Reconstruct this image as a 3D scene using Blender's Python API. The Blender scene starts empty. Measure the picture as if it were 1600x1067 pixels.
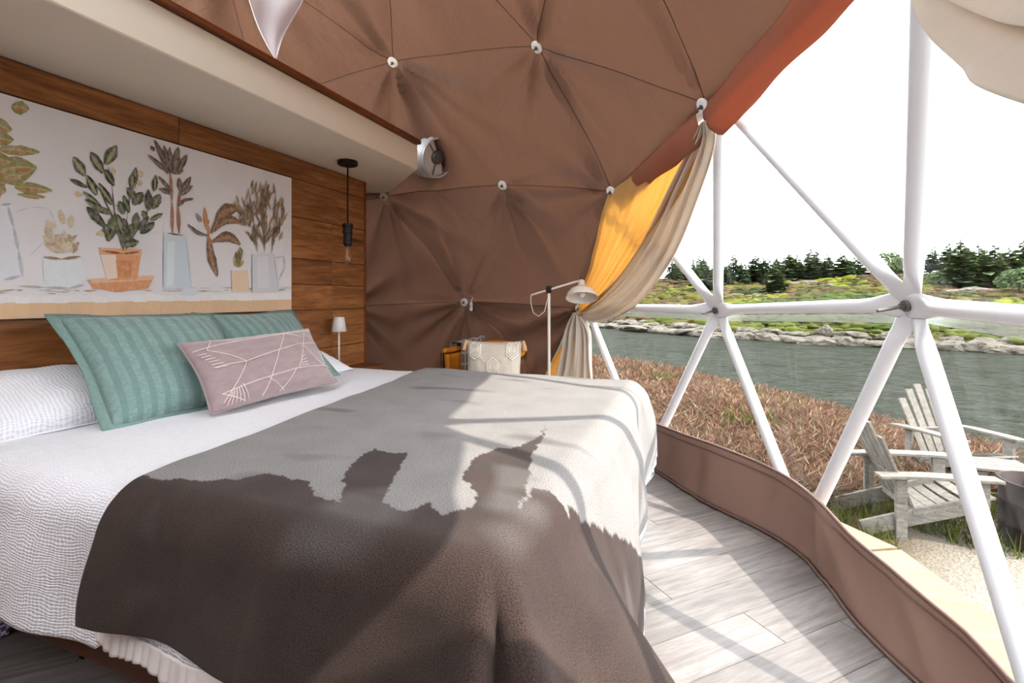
import bpy, bmesh, math, random
import numpy as np
from mathutils import Vector, Matrix

random.seed(7)
RNG = np.random.default_rng(11)
SC = bpy.context.scene
COL = SC.collection
PI = math.pi

# ------------------------------------------------------------------ camera, sky, sun, exposure
CAM = Vector((2.181, -1.246, 1.215)); YAW = math.radians(21.27); FPX = 757.8; V0 = 465.5
cam = bpy.data.cameras.new('camera'); cam.sensor_width = 36.0; cam.lens = FPX / 1600 * 36
cam.shift_y = -(533.5 - V0) / 1600; cam.clip_start = 0.02; cam.clip_end = 600
co = bpy.data.objects.new('camera', cam); COL.objects.link(co)
co.location = CAM; co.rotation_euler = (PI / 2, 0, YAW); SC.camera = co

world = bpy.data.worlds.new('sky'); SC.world = world; world.use_nodes = True
wn = world.node_tree; bg = wn.nodes['Background']
SKY_STRENGTH = 1.5
bg.inputs[0].default_value = (0.93, 0.97, 1.0, 1); bg.inputs[1].default_value = SKY_STRENGTH

sun = bpy.data.lights.new('sun', 'SUN'); sun.energy = 2.1; sun.angle = math.radians(0.9); sun.color = (1.0, 0.93, 0.82)
so = bpy.data.objects.new('sun', sun); COL.objects.link(so)
SUN_DIR = Vector((1.02, -0.09, 1.0)).normalized()
so.rotation_euler = SUN_DIR.to_track_quat('Z', 'Y').to_euler(); so.location = SUN_DIR * 40

SC.view_settings.view_transform = 'Standard'; SC.view_settings.look = 'None'
SC.view_settings.exposure = 2.1; SC.view_settings.gamma = 1.0
SC.view_settings.use_curve_mapping = False
SC.cycles.max_bounces = 14; SC.cycles.diffuse_bounces = 7; SC.cycles.transparent_max_bounces = 24
SC.cycles.caustics_reflective = False; SC.cycles.caustics_refractive = False

# ------------------------------------------------------------------ helpers
def L(r, g, b):
    f = lambda c: ((c / 255 + 0.055) / 1.055) ** 2.4 if c > 10 else c / 255 / 12.92
    return (f(r), f(g), f(b))

RIGHT = Vector((math.cos(YAW), math.sin(YAW), 0)); FWD = Vector((-math.sin(YAW), math.cos(YAW), 0))
def ray(u, v):
    return RIGHT * ((u - 800) / FPX) + FWD + Vector((0, 0, -(v - V0) / FPX))
def at(u, v, ax, val):                      # where the sight line through a photo pixel meets an axis plane
    d = ray(u, v); i = 'XYZ'.index(ax); return CAM + d * ((val - CAM[i]) / d[i])
def out(p, q, z=0.0):                       # landscape frame: p metres to the side, q metres ahead of the dome's door side
    w = CAM + RIGHT * p + FWD * q; return Vector((w.x, w.y, z))

class MB:
    def __init__(s): s.v = []; s.f = []; s.c = None; s.uv = None; s.m = []
    def add(s, verts, faces, mi=0):
        o = len(s.v); s.v += [tuple(p) for p in verts]
        s.f += [tuple(i + o for i in f) for f in faces]; s.m += [mi] * len(faces); return s
    def box(s, lo, hi, M=None, mi=0):
        x0, y0, z0 = lo; x1, y1, z1 = hi
        P = [Vector(p) for p in ((x0,y0,z0),(x1,y0,z0),(x1,y1,z0),(x0,y1,z0),(x0,y0,z1),(x1,y0,z1),(x1,y1,z1),(x0,y1,z1))]
        if M: P = [M @ p for p in P]
        return s.add(P, [(3,2,1,0),(4,5,6,7),(0,1,5,4),(1,2,6,5),(2,3,7,6),(3,0,4,7)], mi)
    def prism(s, poly, z0, z1, mi=0):
        n = len(poly); P = [(p[0], p[1], z0) for p in poly] + [(p[0], p[1], z1) for p in poly]
        return s.add(P, [tuple(range(n))[::-1], tuple(range(n, 2*n))] + [(i, (i+1) % n, (i+1) % n + n, i + n) for i in range(n)], mi)
    def tube(s, pts, r, n=8, caps=True, mi=0):
        pts = [Vector(p) for p in pts]; R = r if hasattr(r, '__len__') else [r] * len(pts)
        P = []; prev = None
        for i, p in enumerate(pts):
            d = (pts[min(i+1, len(pts)-1)] - pts[max(i-1, 0)]).normalized()
            if prev is None:
                a = d.orthogonal().normalized()
            else:
                a = (prev - d * prev.dot(d)).normalized()
            prev = a; b = d.cross(a)
            for k in range(n):
                t = 2*PI*k/n; P.append(p + (a*math.cos(t) + b*math.sin(t)) * R[i])
        F = [(i*n+k, i*n+(k+1) % n, (i+1)*n+(k+1) % n, (i+1)*n+k) for i in range(len(pts)-1) for k in range(n)]
        if caps: F += [tuple(range(n))[::-1], tuple(range((len(pts)-1)*n, len(pts)*n))]
        return s.add(P, F, mi)
    def lathe(s, prof, n=24, M=None, mi=0, caps=True):
        P = []
        for r, z in prof:
            for k in range(n):
                t = 2*PI*k/n; P.append(Vector((r*math.cos(t), r*math.sin(t), z)))
        if M: P = [M @ p for p in P]
        m = len(prof)
        F = [(i*n+k, i*n+(k+1) % n, (i+1)*n+(k+1) % n, (i+1)*n+k) for i in range(m-1) for k in range(n)]
        if caps: F += [tuple(range(n))[::-1], tuple(range((m-1)*n, m*n))]
        return s.add(P, F, mi)
    def grid(s, fn, nu, nv, uvfn=None, colfn=None):
        P = []; U = []; Cc = []
        for j in range(nv+1):
            for i in range(nu+1):
                P.append(fn(i/nu, j/nv))
                if uvfn: U.append(uvfn(i/nu, j/nv))
                if colfn: Cc.append(colfn(i/nu, j/nv))
        w = nu+1
        s.add(P, [(j*w+i, j*w+i+1, (j+1)*w+i+1, (j+1)*w+i) for j in range(nv) for i in range(nu)])
        if uvfn: s.uv = (s.uv or []) + U
        if colfn: s.c = (s.c or []) + Cc
        return s
    def build(s, name, mats, parent=None, smooth=False, bevel=0.0, solid=0.0, sub=0):
        me = bpy.data.meshes.new(name); me.from_pydata(s.v, [], s.f)
        for mt in (mats if isinstance(mats, (list, tuple)) else [mats]): me.materials.append(mt)
        if any(s.m): me.polygons.foreach_set('material_index', s.m)
        if s.uv:
            uvl = me.uv_layers.new(name='UVMap'); li = np.empty(len(me.loops), dtype=np.int32); me.loops.foreach_get('vertex_index', li)
            uvl.data.foreach_set('uv', np.array(s.uv, dtype=np.float32)[li].ravel())
        if s.c:
            ca = me.color_attributes.new('tone', 'FLOAT_COLOR', 'POINT')
            a = np.ones((len(s.v), 4), dtype=np.float32); c = np.array(s.c, dtype=np.float32); a[:, :c.shape[1]] = c
            ca.data.foreach_set('color', a.ravel())
        if smooth: me.polygons.foreach_set('use_smooth', [True]*len(me.polygons))
        me.update()
        return link(name, me, parent, bevel, solid, sub)

def link(name, me, parent=None, bevel=0.0, solid=0.0, sub=0):
    o = bpy.data.objects.new(name, me); COL.objects.link(o)
    if parent is not None: o.parent = parent
    if solid:
        m = o.modifiers.new('thick', 'SOLIDIFY'); m.thickness = solid; m.offset = 0
    if bevel:
        m = o.modifiers.new('bevel', 'BEVEL'); m.width = bevel; m.segments = 2; m.limit_method = 'ANGLE'; m.angle_limit = 0.6
    if sub:
        m = o.modifiers.new('sub', 'SUBSURF'); m.levels = sub; m.render_levels = sub
    return o

def tag(o, label, cat, group=None, kind=None):
    o['label'] = label; o['category'] = cat
    if group: o['group'] = group
    if kind: o['kind'] = kind
    return o
def thing(name, label, cat, loc=(0, 0, 0), rz=0.0, group=None, kind=None):
    o = bpy.data.objects.new(name, None); COL.objects.link(o); o.location = loc; o.rotation_euler = (0, 0, rz)
    o.empty_display_size = 0.1
    return tag(o, label, cat, group, kind)
def copy_tree(o, parent=None):
    c = o.copy(); COL.objects.link(c)
    if parent is not None: c.parent = parent
    for ch in list(o.children): copy_tree(ch, c)
    return c

# ------------------------------------------------------------------ materials
class NT:
    def __init__(s, name):
        s.m = bpy.data.materials.new(name); s.m.use_nodes = True; s.t = s.m.node_tree; s.n = s.t.nodes; s.n.clear()
        s.out = s.n.new('ShaderNodeOutputMaterial')
    def node(s, typ, **kw):
        n = s.n.new('ShaderNode' + typ)
        for k, v in kw.items():
            if k == 'inp':
                for a, b in v.items(): s.set(n.inputs[a], b)
            else: setattr(n, k, v)
        return n
    def set(s, sock, v):
        if isinstance(v, bpy.types.NodeSocket): s.t.links.new(v, sock)
        elif isinstance(v, bpy.types.Node): s.t.links.new(v.outputs[0], sock)
        else:
            if hasattr(v, '__len__') and len(v) == 3 and sock.type == 'RGBA': v = (*v, 1)
            sock.default_value = v
    def coord(s, kind='Object', scale=(1, 1, 1), rot=(0, 0, 0)):
        tc = s.node('TexCoord'); mp = s.node('Mapping'); s.set(mp.inputs[0], tc.outputs[kind])
        mp.inputs['Scale'].default_value = scale if hasattr(scale, '__len__') else (scale,)*3
        mp.inputs['Rotation'].default_value = rot; return mp.outputs[0]
    def noise(s, co, scale, detail=3, rough=0.55, dist=0.0):
        return s.node('TexNoise', inp={'Vector': co, 'Scale': scale, 'Detail': detail, 'Roughness': rough, 'Distortion': dist}).outputs[0]
    def ramp(s, fac, stops, interp='LINEAR'):
        r = s.node('ValToRGB'); s.set(r.inputs[0], fac); e = r.color_ramp; e.interpolation = interp
        while len(e.elements) < len(stops): e.elements.new(0.5)
        for el, (p, c) in zip(e.elements, stops):
            el.position = p; el.color = (*c, 1) if len(c) == 3 else c
        return r.outputs[0]
    def mix(s, f, a, b, mode='MIX'):
        n = s.node('Mix', data_type='RGBA', blend_type=mode); s.set(n.inputs[0], f); s.set(n.inputs[6], a); s.set(n.inputs[7], b); return n.outputs[2]
    def math(s, op, a, b=0.5, c=0.5):
        n = s.node('Math', operation=op); s.set(n.inputs[0], a); s.set(n.inputs[1], b)
        s.set(n.inputs[2], c); return n.outputs[0]
    def bump(s, h, strength=0.3, dist=0.01, normal=None):
        n = s.node('Bump', inp={'Height': h, 'Strength': strength, 'Distance': dist})
        if normal is not None: s.set(n.inputs['Normal'], normal)
        return n.outputs[0]
    def bsdf(s, color, rough=0.6, normal=None, metal=0.0, spec=0.4, sheen=0.0, coat=0.0, trans=0.0):
        b = s.node('BsdfPrincipled', inp={'Base Color': color, 'Roughness': rough, 'Metallic': metal, 'Specular IOR Level': spec})
        if normal is not None: s.set(b.inputs['Normal'], normal)
        if sheen: b.inputs['Sheen Weight'].default_value = sheen; b.inputs['Sheen Roughness'].default_value = 0.5
        if coat: b.inputs['Coat Weight'].default_value = coat
        if trans: b.inputs['Transmission Weight'].default_value = trans
        return b.outputs[0]
    def translucent(s, shader, color, fac, normal=None):
        t = s.node('BsdfTranslucent', inp={'Color': color})
        if normal is not None: s.set(t.inputs['Normal'], normal)
        mx = s.node('MixShader', inp={0: fac}); s.set(mx.inputs[1], shader); s.set(mx.inputs[2], t.outputs[0]); return mx.outputs[0]
    def end(s, sh): s.set(s.out.inputs[0], sh); return s.m

def plain(name, color, rough=0.5, metal=0.0, spec=0.4, var=0.06, scale=30, bump=0.0, bscale=None, bdist=0.002, coat=0.0, sheen=0.0):
    t = NT(name); co = t.coord()
    n = t.noise(co, scale)
    c = t.mix(n, tuple(max(0, x*(1-var*2)) for x in color), tuple(min(1, x*(1+var*2)) for x in color))
    nm = t.bump(t.noise(co, bscale or scale*4, 4), bump, bdist) if bump else None
    return t.end(t.bsdf(c, rough, nm, metal, spec, sheen, coat))

def fabric_liner():
    t = NT('liner_fabric'); co = t.coord()
    soft = t.noise(t.coord(scale=(1, 1, .45)), 3.2, 4, .55, .6)
    fine = t.noise(co, 14, 3, .5, .8); weave = t.noise(co, 420, 1)
    c = t.mix(t.noise(co, 2.0, 3), L(80, 57, 46), L(89, 64, 52))
    nm = t.bump(soft, .5, .07); nm = t.bump(fine, .2, .014, nm); nm = t.bump(weave, .08, .001, nm)
    b = t.bsdf(c, .6, nm, 0, .2)
    return t.end(t.translucent(b, L(110, 78, 62), .14, nm))
def fabric_dyed(name, col, tcol, fac, rough=.65, streak=0.25, bump=.25):
    t = NT(name); co = t.coord()
    st = t.noise(t.coord(scale=(3, 3, .7)), 9, 3)
    c = t.mix(st, tuple(x*(1-streak*.5) for x in col), tuple(min(1, x*(1+streak*.5)) for x in col))
    nm = t.bump(t.noise(co, 24, 4), bump, .006); nm = t.bump(t.noise(co, 500, 1), .1, .0008, nm)
    b = t.bsdf(c, rough, nm, 0, .25)
    return t.end(t.translucent(b, tcol, fac, nm))
def wood(name, dark, mid, light, scale=(1, 1, 1), rough=.45, knots=True, bump=.12, rnd=.35, spec=.35, big=1.0):
    t = NT(name); oi = t.node('ObjectInfo'); tc = t.node('TexCoord')
    off = t.node('VectorMath', operation='SCALE', inp={0: (37.0, 19.0, 53.0)}); t.set(off.inputs['Scale'], oi.outputs['Random'])
    ad = t.node('VectorMath', operation='ADD'); t.set(ad.inputs[0], tc.outputs['Object']); t.set(ad.inputs[1], off.outputs[0])
    mp = t.node('Mapping'); t.set(mp.inputs[0], ad.outputs[0]); mp.inputs['Scale'].default_value = scale
    g = t.noise(mp.outputs[0], 3.0*big, 6, .62, 1.6); g2 = t.noise(mp.outputs[0], 16*big, 5, .6, .5)
    f = t.math('ADD', t.math('MULTIPLY', g, .65), t.math('MULTIPLY', g2, .35))
    c = t.ramp(f, [(.30, dark), (.5, mid), (.7, light)])
    if knots:
        vo = t.node('TexVoronoi', inp={'Vector': mp.outputs[0], 'Scale': 1.3*big}); k = t.ramp(vo.outputs[0], [(0.02, (1, 1, 1)), (0.14, (0, 0, 0))])
        c = t.mix(k, c, tuple(x*.35 for x in dark))
    hsv = t.node('HueSaturation', inp={'Color': c}); t.set(hsv.inputs['Value'], t.math('MULTIPLY_ADD', oi.outputs['Random'], rnd, 1 - rnd/2))
    nm = t.bump(g2, bump, .004)
    return t.end(t.bsdf(hsv.outputs[0], rough, nm, 0, spec))

M = {}
M['liner'] = fabric_liner()
M['seam'] = plain('seam_tape', L(74, 53, 43), .7)
M['flap'] = fabric_dyed('flap_fabric', L(146, 98, 78), L(196, 126, 96), .34, bump=.15)
M['curtain'] = fabric_dyed('curtain_cloth', L(208, 198, 186), L(224, 206, 184), .28, streak=.14)
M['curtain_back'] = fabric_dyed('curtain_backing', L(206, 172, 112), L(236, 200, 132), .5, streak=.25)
M['skirt'] = fabric_dyed('skirt_vinyl', L(144, 114, 102), L(150, 112, 98), .05, rough=.5, streak=.08, bump=.3)
M['white_paint'] = plain('white_powder_coat', L(200, 199, 203), .28, var=.01, spec=.5)
M['white_plastic'] = plain('white_plastic', L(226, 224, 222), .4, var=.02)
M['steel'] = plain('dull_steel', L(120, 115, 108), .35, 1.0, var=.1)
M['black_metal'] = plain('black_metal', L(30, 28, 27), .45, .3, var=.1)
M['cream_paint'] = plain('cream_paint', L(240, 230, 214), .6, var=.012, scale=3, bump=.03, bscale=80)
M['wall_wood'] = wood('headboard_wood', L(84, 50, 26), L(146, 94, 54), L(186, 128, 78), (3.6, .42, 4.2), .42, rnd=.3)
M['trim_wood'] = wood('stained_trim', L(70, 34, 14), L(112, 58, 26), L(140, 78, 38), (6, .5, 6), .4, knots=False)
M['dark_wood'] = wood('dark_bed_wood', L(40, 22, 14), L(64, 36, 22), L(84, 50, 32), (.6, 5, 5), .5, knots=False)
M['shelf_wood'] = wood('shelf_wood', L(92, 58, 36), L(128, 84, 54), L(150, 104, 70), (4, .8, 4), .45, knots=False)
M['floor_wood'] = wood('grey_floor_plank', L(86, 79, 76), L(120, 113, 110), L(144, 138, 135), (.55, 6, 1), .38, knots=False, bump=.05, rnd=.22, spec=.45, big=.9)
M['sub_floor'] = plain('sub_floor', L(60, 52, 48), .8)
M['plywood'] = wood('plywood', L(102, 84, 62), L(122, 103, 78), L(136, 118, 92), (1, 4, 1), .6, knots=False, rnd=.1)
M['grey_wood'] = wood('weathered_wood', L(68, 63, 57), L(102, 97, 90), L(126, 120, 113), (2, 7, 7), .8, knots=False, bump=.3, rnd=.2)
M['rust'] = plain('rusted_drum', L(36, 25, 21), .85, .1, var=.35, scale=9, bump=.4)
M['shade_black'] = plain('recess_shade_black', L(14, 12, 12), .9)  # near-black that paints in the deep shade under the bed
M['panel_grey'] = plain('grey_panel', L(150, 150, 154), .5, var=.03, scale=6)
M['mustard'] = fabric_dyed('mustard_leather', L(188, 116, 30), L(200, 120, 30), .02, rough=.4, streak=.3)
M['brown_wood'] = plain('chair_shell', L(70, 40, 22), .4, var=.15)
M['chrome'] = plain('crinkled_foil', L(205, 208, 212), .3, .25, var=.03, spec=.7)
M['dark_grey'] = plain('grey_motor', L(96, 94, 94), .5, .4)

# ------------------------------------------------------------------ dome geometry (three-frequency geodesic, radius 3.05 m)
R = 3.05; ZC = 0.619; PHI = math.radians(52.5); INS = 0.08
el = math.radians(26.565)
def dv(azd, e): a = math.radians(azd) + PHI; return Vector((math.cos(a)*math.cos(e), math.sin(a)*math.cos(e), math.sin(e)))
IA = [dv(72*k, el) for k in range(5)]; IC = [dv(72*k+36, -el) for k in range(5)]; IT = Vector((0, 0, 1))
ico = []
for k in range(5):
    a, b, c, d = IA[k], IA[(k+1) % 5], IC[k], IC[(k+1) % 5]
    ico += [(IT, a, b), (a, c, b), (c, d, b)]
VK = {}; HUBS = []
def hub(v):
    key = tuple(round(x, 4) for x in v)
    if key not in VK: VK[key] = len(HUBS); HUBS.append(v)
    return VK[key]
FACETS = []
for a, b, c in ico:
    def P(i, j): return ((a*(3-i-j) + b*i + c*j)/3).normalized()
    for i in range(3):
        for j in range(3-i):
            tr = [(P(i, j), P(i+1, j), P(i, j+1))]
            if i+j < 2: tr.append((P(i+1, j), P(i+1, j+1), P(i, j+1)))
            for t in tr:
                if min(p.z for p in t) > -.2: FACETS.append(tuple(hub(p) for p in t))
def az(v): return math.degrees(math.atan2(v.y, v.x))
def row(v): return 5 if v.z < 0 else 4 if v.z < .3 else 3 if v.z < .6 else 2 if v.z < .9 else 1
def H(r, azd): return min((i for i in range(len(HUBS)) if row(HUBS[i]) == r), key=lambda i: abs((az(HUBS[i])-azd+180) % 360-180))
hH2, hH1, hH0, hHm = H(4, 16.5), H(4, 40.7), H(4, 64.3), H(4, -7.7); hHf = H(4, -31.9)
hP0, hP1, hQ, hQ2 = H(3, 30.1), H(3, 52.5), H(3, 2.9), H(3, -19.5)
hB76, hB52, hB28, hB4, hBm = H(5, 76.7), H(5, 52.5), H(5, 28.3), H(5, 4.7), H(5, -19.5)
OPEN = [set(s) for s in ((hH0,hP1,hH1),(hP1,hP0,hH1),(hH1,hP0,hH2),(hP0,hQ,hH2),(hQ,hHm,hH2),(hQ,hQ2,hHm),(hQ2,hHf,hHm),
        (hH0,hB76,hB52),(hH0,hB52,hH1),(hH1,hB52,hB28),(hH1,hB28,hH2),(hH2,hB28,hB4),(hH2,hB4,hHm),(hHm,hB4,hBm),(hHm,hBm,hHf))]
is_open = [set(f) in OPEN for f in FACETS]
def fcen(f): return sum((HUBS[i] for i in f), Vector())*(R/3)
FILL_OPEN = [k for k, f in enumerate(FACETS) if not is_open[k] and ((-140 < az(fcen(f)) < -52 and max(row(HUBS[i]) for i in f) <= 3 and min(row(HUBS[i]) for i in f) >= 2)
        or (min(row(HUBS[i]) for i in f) == 1 and fcen(f).x < .75 and fcen(f).y < .9))]  # facets opened out of view, added to brighten the room
main_open = list(is_open)
for k in FILL_OPEN: is_open[k] = True
FRAME_FIX = {hQ: Vector((2.660, .115, 2.16)), hB4: Vector((2.965, .262, .07))}
def fpos(i, ins=0.0):
    if i in FRAME_FIX and ins == 0: return FRAME_FIX[i].copy()
    v = HUBS[i]*(R-ins); return Vector((v.x, v.y, v.z+ZC))
LH = [fpos(i, INS) for i in range(len(HUBS))]

# ------------------------------------------------------------------ fabric liner
fr = random.Random(5); FOLDS = []
for i, n in enumerate(HUBS):
    up = (Vector((0, 0, 1)) - n*n.z)
    up = up.normalized() if up.length > .05 else Vector((1, 0, 0)); sd = n.cross(up)
    fl = []
    low = row(n) >= 4
    for k in range(13 if low else 11):
        th = fr.gauss(PI, .85) if fr.random() < .75 else fr.uniform(0, 2*PI)
        fl.append((th, fr.uniform(.08, .22), fr.uniform(.25, .75), fr.uniform(.026, .068)*(1.4 if low else 1)*(1 if fr.random() < .6 else -1)))
    FOLDS.append((LH[i], n, up, sd, fl))
HP = np.array([tuple(p) for p in LH])
def fold(p):
    out_ = 0.0
    dd = np.linalg.norm(HP - np.array(p), axis=1)
    for i in np.nonzero(dd < 1.3)[0]:
        d = dd[i]
        if d < .01: continue
        h, n, up, sd, fl = FOLDS[i]; q = p - h; th = math.atan2(q.dot(sd), q.dot(up))
        fade = max(0.0, min(1.0, (1.3 - d)/.35))
        for t0, w, ln, am in fl:
            dt = abs((th-t0+PI) % (2*PI)-PI)
            if dt < w*3:
                e = math.exp(-(dt/w)**2) - .45*math.exp(-((dt-1.5*w)/(.8*w))**2)
                out_ += am*e*(d/.16 if d < .16 else math.exp(-(d-.16)/ln))*fade
    return out_
def liner_pt(p, uvw):
    r = p - Vector((0, 0, ZC)); s = r.normalized()
    b = uvw[0]*uvw[1]*uvw[2]*27
    q = r*.55 + s*(R-INS)*.45
    q = q - s*(.035*b)
    w = Vector((q.x, q.y, q.z+ZC)); f = fold(w)
    return w - s*f
lin = tag(bpy.data.objects.new('wall_back', None), 'brown fabric dome liner tensioned between hub discs over the whole room', 'dome liner', kind='structure'); COL.objects.link(lin)
bands = {}
for f, op in zip(FACETS, is_open):
    if op: continue
    rows = sorted(row(HUBS[i]) for i in f)
    key = (rows[0], rows[2]) if rows[0] != rows[2] else (rows[0], rows[0]); bands.setdefault(min(rows[0], 4) if rows[0] >= 2 else 1, []).append(f)
for key, fs in sorted(bands.items()):
    mb = MB(); idx = {}
    for f in fs:
        A, B, C = (LH[i] for i in f); loc = {}; cc = (A+B+C)/3; NS = 46 if (cc.y > .15 and cc.x > -1.5) else 12
        for i in range(NS+1):
            for j in range(NS+1-i):
                u, v = i/NS, j/NS; w = 1-u-v; p = A*w + B*u + C*v
                kk = (NS, *(round(x, 4) for x in p))
                if kk not in idx:
                    idx[kk] = len(mb.v); mb.v.append(tuple(liner_pt(p, (w, u, v))))
                loc[i, j] = idx[kk]
        for i in range(NS):
            for j in range(NS-i):
                mb.f.append((loc[i, j], loc[i+1, j], loc[i, j+1]))
                if i+j < NS-1: mb.f.append((loc[i+1, j], loc[i+1, j+1], loc[i, j+1]))
    mb.m = [0]*len(mb.f)
    mb.build('fabric_panel', M['liner'], lin, smooth=True)
# seams
sedges = set()
for f, op in zip(FACETS, is_open):
    if op: continue
    for a, b in ((0, 1), (1, 2), (2, 0)):
        i, j = sorted((f[a], f[b])); ri, rj = row(HUBS[i]), row(HUBS[j])
        if (ri == rj and ri in (2, 3, 4)) or (sorted((ri, rj)) == [2, 3] and (i in (hP0, hP1) or j in (hP0, hP1))) or sorted((ri, rj)) == [1, 2]:
            sedges.add((i, j))
for i, j in sorted(sedges):
    A, B = LH[i], LH[j]; pts = []
    for k in range(21):
        t = k/20; p = A*(1-t)+B*t; q = liner_pt(p, (1-t, t, 0)); s = (q-Vector((0, 0, ZC))).normalized(); pts.append(q - s*.001)
    MB().tube(pts, .0026, 5).build('seam', M['seam'], lin, smooth=True)
# hub discs
disc_me = MB().lathe([(.0, .008), (.016, .008), (.034, .007), (.040, .003), (.041, -.002), (.039, -.006)], 20).build('hub_disc', M['white_plastic'], lin, smooth=False)
bolt_me = MB().lathe([(.011, .006), (.012, .013), (.007, .015), (.006, .034), (.004, .036)], 10).build('bolt', M['steel'], disc_me, smooth=False)
first = True
for i, n in enumerate(HUBS):
    if row(n) == 5 or i in (hH1, hH2, hHm, hQ2): continue
    if not any(i in f and not op for f, op in zip(FACETS, is_open)): continue
    if first: d, b = disc_me, bolt_me; first = False
    else:
        d = disc_me.copy(); COL.objects.link(d); b = bolt_me.copy(); COL.objects.link(b); d.parent = lin; b.parent = d
    d.location = LH[i] - n*.016; d.rotation_mode = 'QUATERNION'; d.rotation_quaternion = (-n).to_track_quat('Z', 'Y')
# window flaps: the loose hem of the liner along the top of the opening
def flap(i, j, w0, w1, t0=0.02, t1=.98, seed=1, curl=.05):
    A, B = LH[i], LH[j]; inner = Vector((2.9*math.cos(math.radians(25)), 2.9*math.sin(math.radians(25)), 1.2))
    def fn(u, v):
        t = t0+(t1-t0)*u; p = A*(1-t)+B*t; q = liner_pt(p, (1-t, t, 0)); s = (q-Vector((0, 0, ZC))).normalized()
        e = (B-A).normalized(); d = s.cross(e); d = d if d.dot(inner-q) > 0 else -d
        w = (w0*(1-u)+w1*u)*(1 + .05*math.sin(u*7+seed) + .02*math.sin(u*19+seed))*(1-.12*u)*min(1, .92+u*3) 
        return q + d*(w*v) - s*(.012 + (.035*min(1, 6*u, 6*(1-u)) if seed == 2 else 0) + curl*math.sin(PI*v)*.7 + .012*math.sin(u*14+seed)*v) 
    return MB().grid(fn, 40, 10).build('window_flap', M['flap'], lin, smooth=True, solid=.003)
flap(hP0, hQ, .165, .165, -.01, 1.0, 1); flap(hP1, hP0, .125, .16, .05, .93, 2, .03); flap(hQ, hQ2, .12, .12, .03, .97, 3, .03)

# ------------------------------------------------------------------ window: struts, bolts, clear vinyl
win = tag(bpy.data.objects.new('window_1', None), 'large clear vinyl window of triangular panes on white tubular struts', 'window', kind='structure'); COL.objects.link(win)
def strut(i, j, la, lb, par=None):
    A, B = fpos(i), fpos(j); nA, nB = HUBS[i], HUBS[j]; ln = (B-A).length; d = (B-A)/ln
    nm = (nA+nB).normalized(); nm = (nm - d*nm.dot(d)).normalized(); sd = d.cross(nm)
    st = [(0, .040, .0035), (.03, .047, .0035), (.105, .045, .004), (.14, .039, .013), (.18, .032, .025), (.225, .0285, .0285)]
    secs = [(s-.03, a, b, 0) for s, a, b in st] + [(ln/2, .0285, .0285, 0)] + [(ln-s+.03, a, b, 1) for s, a, b in st[::-1]]
    P = []; n = 14
    for s, a, b, e in secs:
        near = s if s < ln/2 else ln-s
        # the flattened tongues bend into the plane of their hub and stack on the bolt
        k = max(0.0, 1-(near+.03)/.16); nn, l0 = (nA, la) if s < ln/2 else (nB, lb)
        lift = l0*.0065*k
        c = A + d*s + nm*(0) + nn*lift
        for q in range(n):
            t = 2*PI*q/n; ct, s_ = math.cos(t), math.sin(t)
            P.append(c + sd*(a*ct) + nm*(b*s_))
    m = len(secs)
    F = [(x*n+q, x*n+(q+1) % n, (x+1)*n+(q+1) % n, (x+1)*n+q) for x in range(m-1) for q in range(n)] + [tuple(range(n))[::-1], tuple(range((m-1)*n, m*n))]
    MB().add(P, F).build('strut', M['white_paint'], par or win, smooth=True)
wedges = []
for f, op in zip(FACETS, main_open):
    if op:
        for a, b in ((0, 1), (1, 2), (2, 0)):
            e = tuple(sorted((f[a], f[b])))
            if e not in wedges and not (row(HUBS[e[0]]) == 5 and row(HUBS[e[1]]) == 5): wedges.append(e)
lay = {}
for i, j in wedges:
    la = lay.get(i, -2); lay[i] = la+1; lb = lay.get(j, -2); lay[j] = lb+1
    strut(i, j, la, lb)
for i in (hH1, hH2, hHm):
    n = HUBS[i]; p = fpos(i)
    w = MB().lathe([(.010, .006), (.020, .006), (.021, .002), (.021, -.004)], 18).build('washer', M['dark_grey'], win)
    b = MB().lathe([(.006, 0), (.006, .004), (.012, .005), (.012, .018), (.0065, .019), (.0065, .094), (.005, .096)], 10).build('hub_bolt', M['steel'], w)
    w.location = p - n*.022; w.rotation_mode = 'QUATERNION'; w.rotation_quaternion = (-n).to_track_quat('Z', 'Y')
def vinyl():
    t = NT('clear_vinyl'); co = t.coord()
    st = t.noise(t.coord(scale=(5, 5, .5)), 5, 4, .6, .6); dust = t.noise(co, 60, 2)
    tr = t.node('BsdfTransparent', inp={'Color': (.965, .975, .975, 1)})
    gl = t.node('BsdfGlossy', inp={'Color': (1, 1, 1, 1), 'Roughness': .04})
    fz = t.node('LayerWeight', inp={'Blend': .25})
    m1 = t.node('MixShader'); t.set(m1.inputs[0], t.math('MULTIPLY_ADD', t.math('POWER', fz.outputs['Facing'], 3.0), .10, .008)); t.set(m1.inputs[1], tr.outputs[0]); t.set(m1.inputs[2], gl.outputs[0])
    hz = t.node('BsdfTranslucent', inp={'Color': (.9, .9, .88, 1)})
    f = t.math('MULTIPLY', t.ramp(st, [(.50, (0, 0, 0)), (.78, (1, 1, 1))]), t.math('MULTIPLY_ADD', dust, .010, .006))
    m2 = t.node('MixShader'); t.set(m2.inputs[0], f); t.set(m2.inputs[1], m1.outputs[0]); t.set(m2.inputs[2], hz.outputs[0])
    return t.end(m2.outputs[0])
M['vinyl'] = vinyl()
for f, op in zip(FACETS, main_open):
    if op:
        c = [Vector((HUBS[i].x, HUBS[i].y, HUBS[i].z)) for i in f]
        P = [Vector((q.x, q.y, q.z+ZC)) for q in (v*(R+.045) for v in c)]
        MB().add(P, [(0, 1, 2)]).build('pane', M['vinyl'], win)
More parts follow.
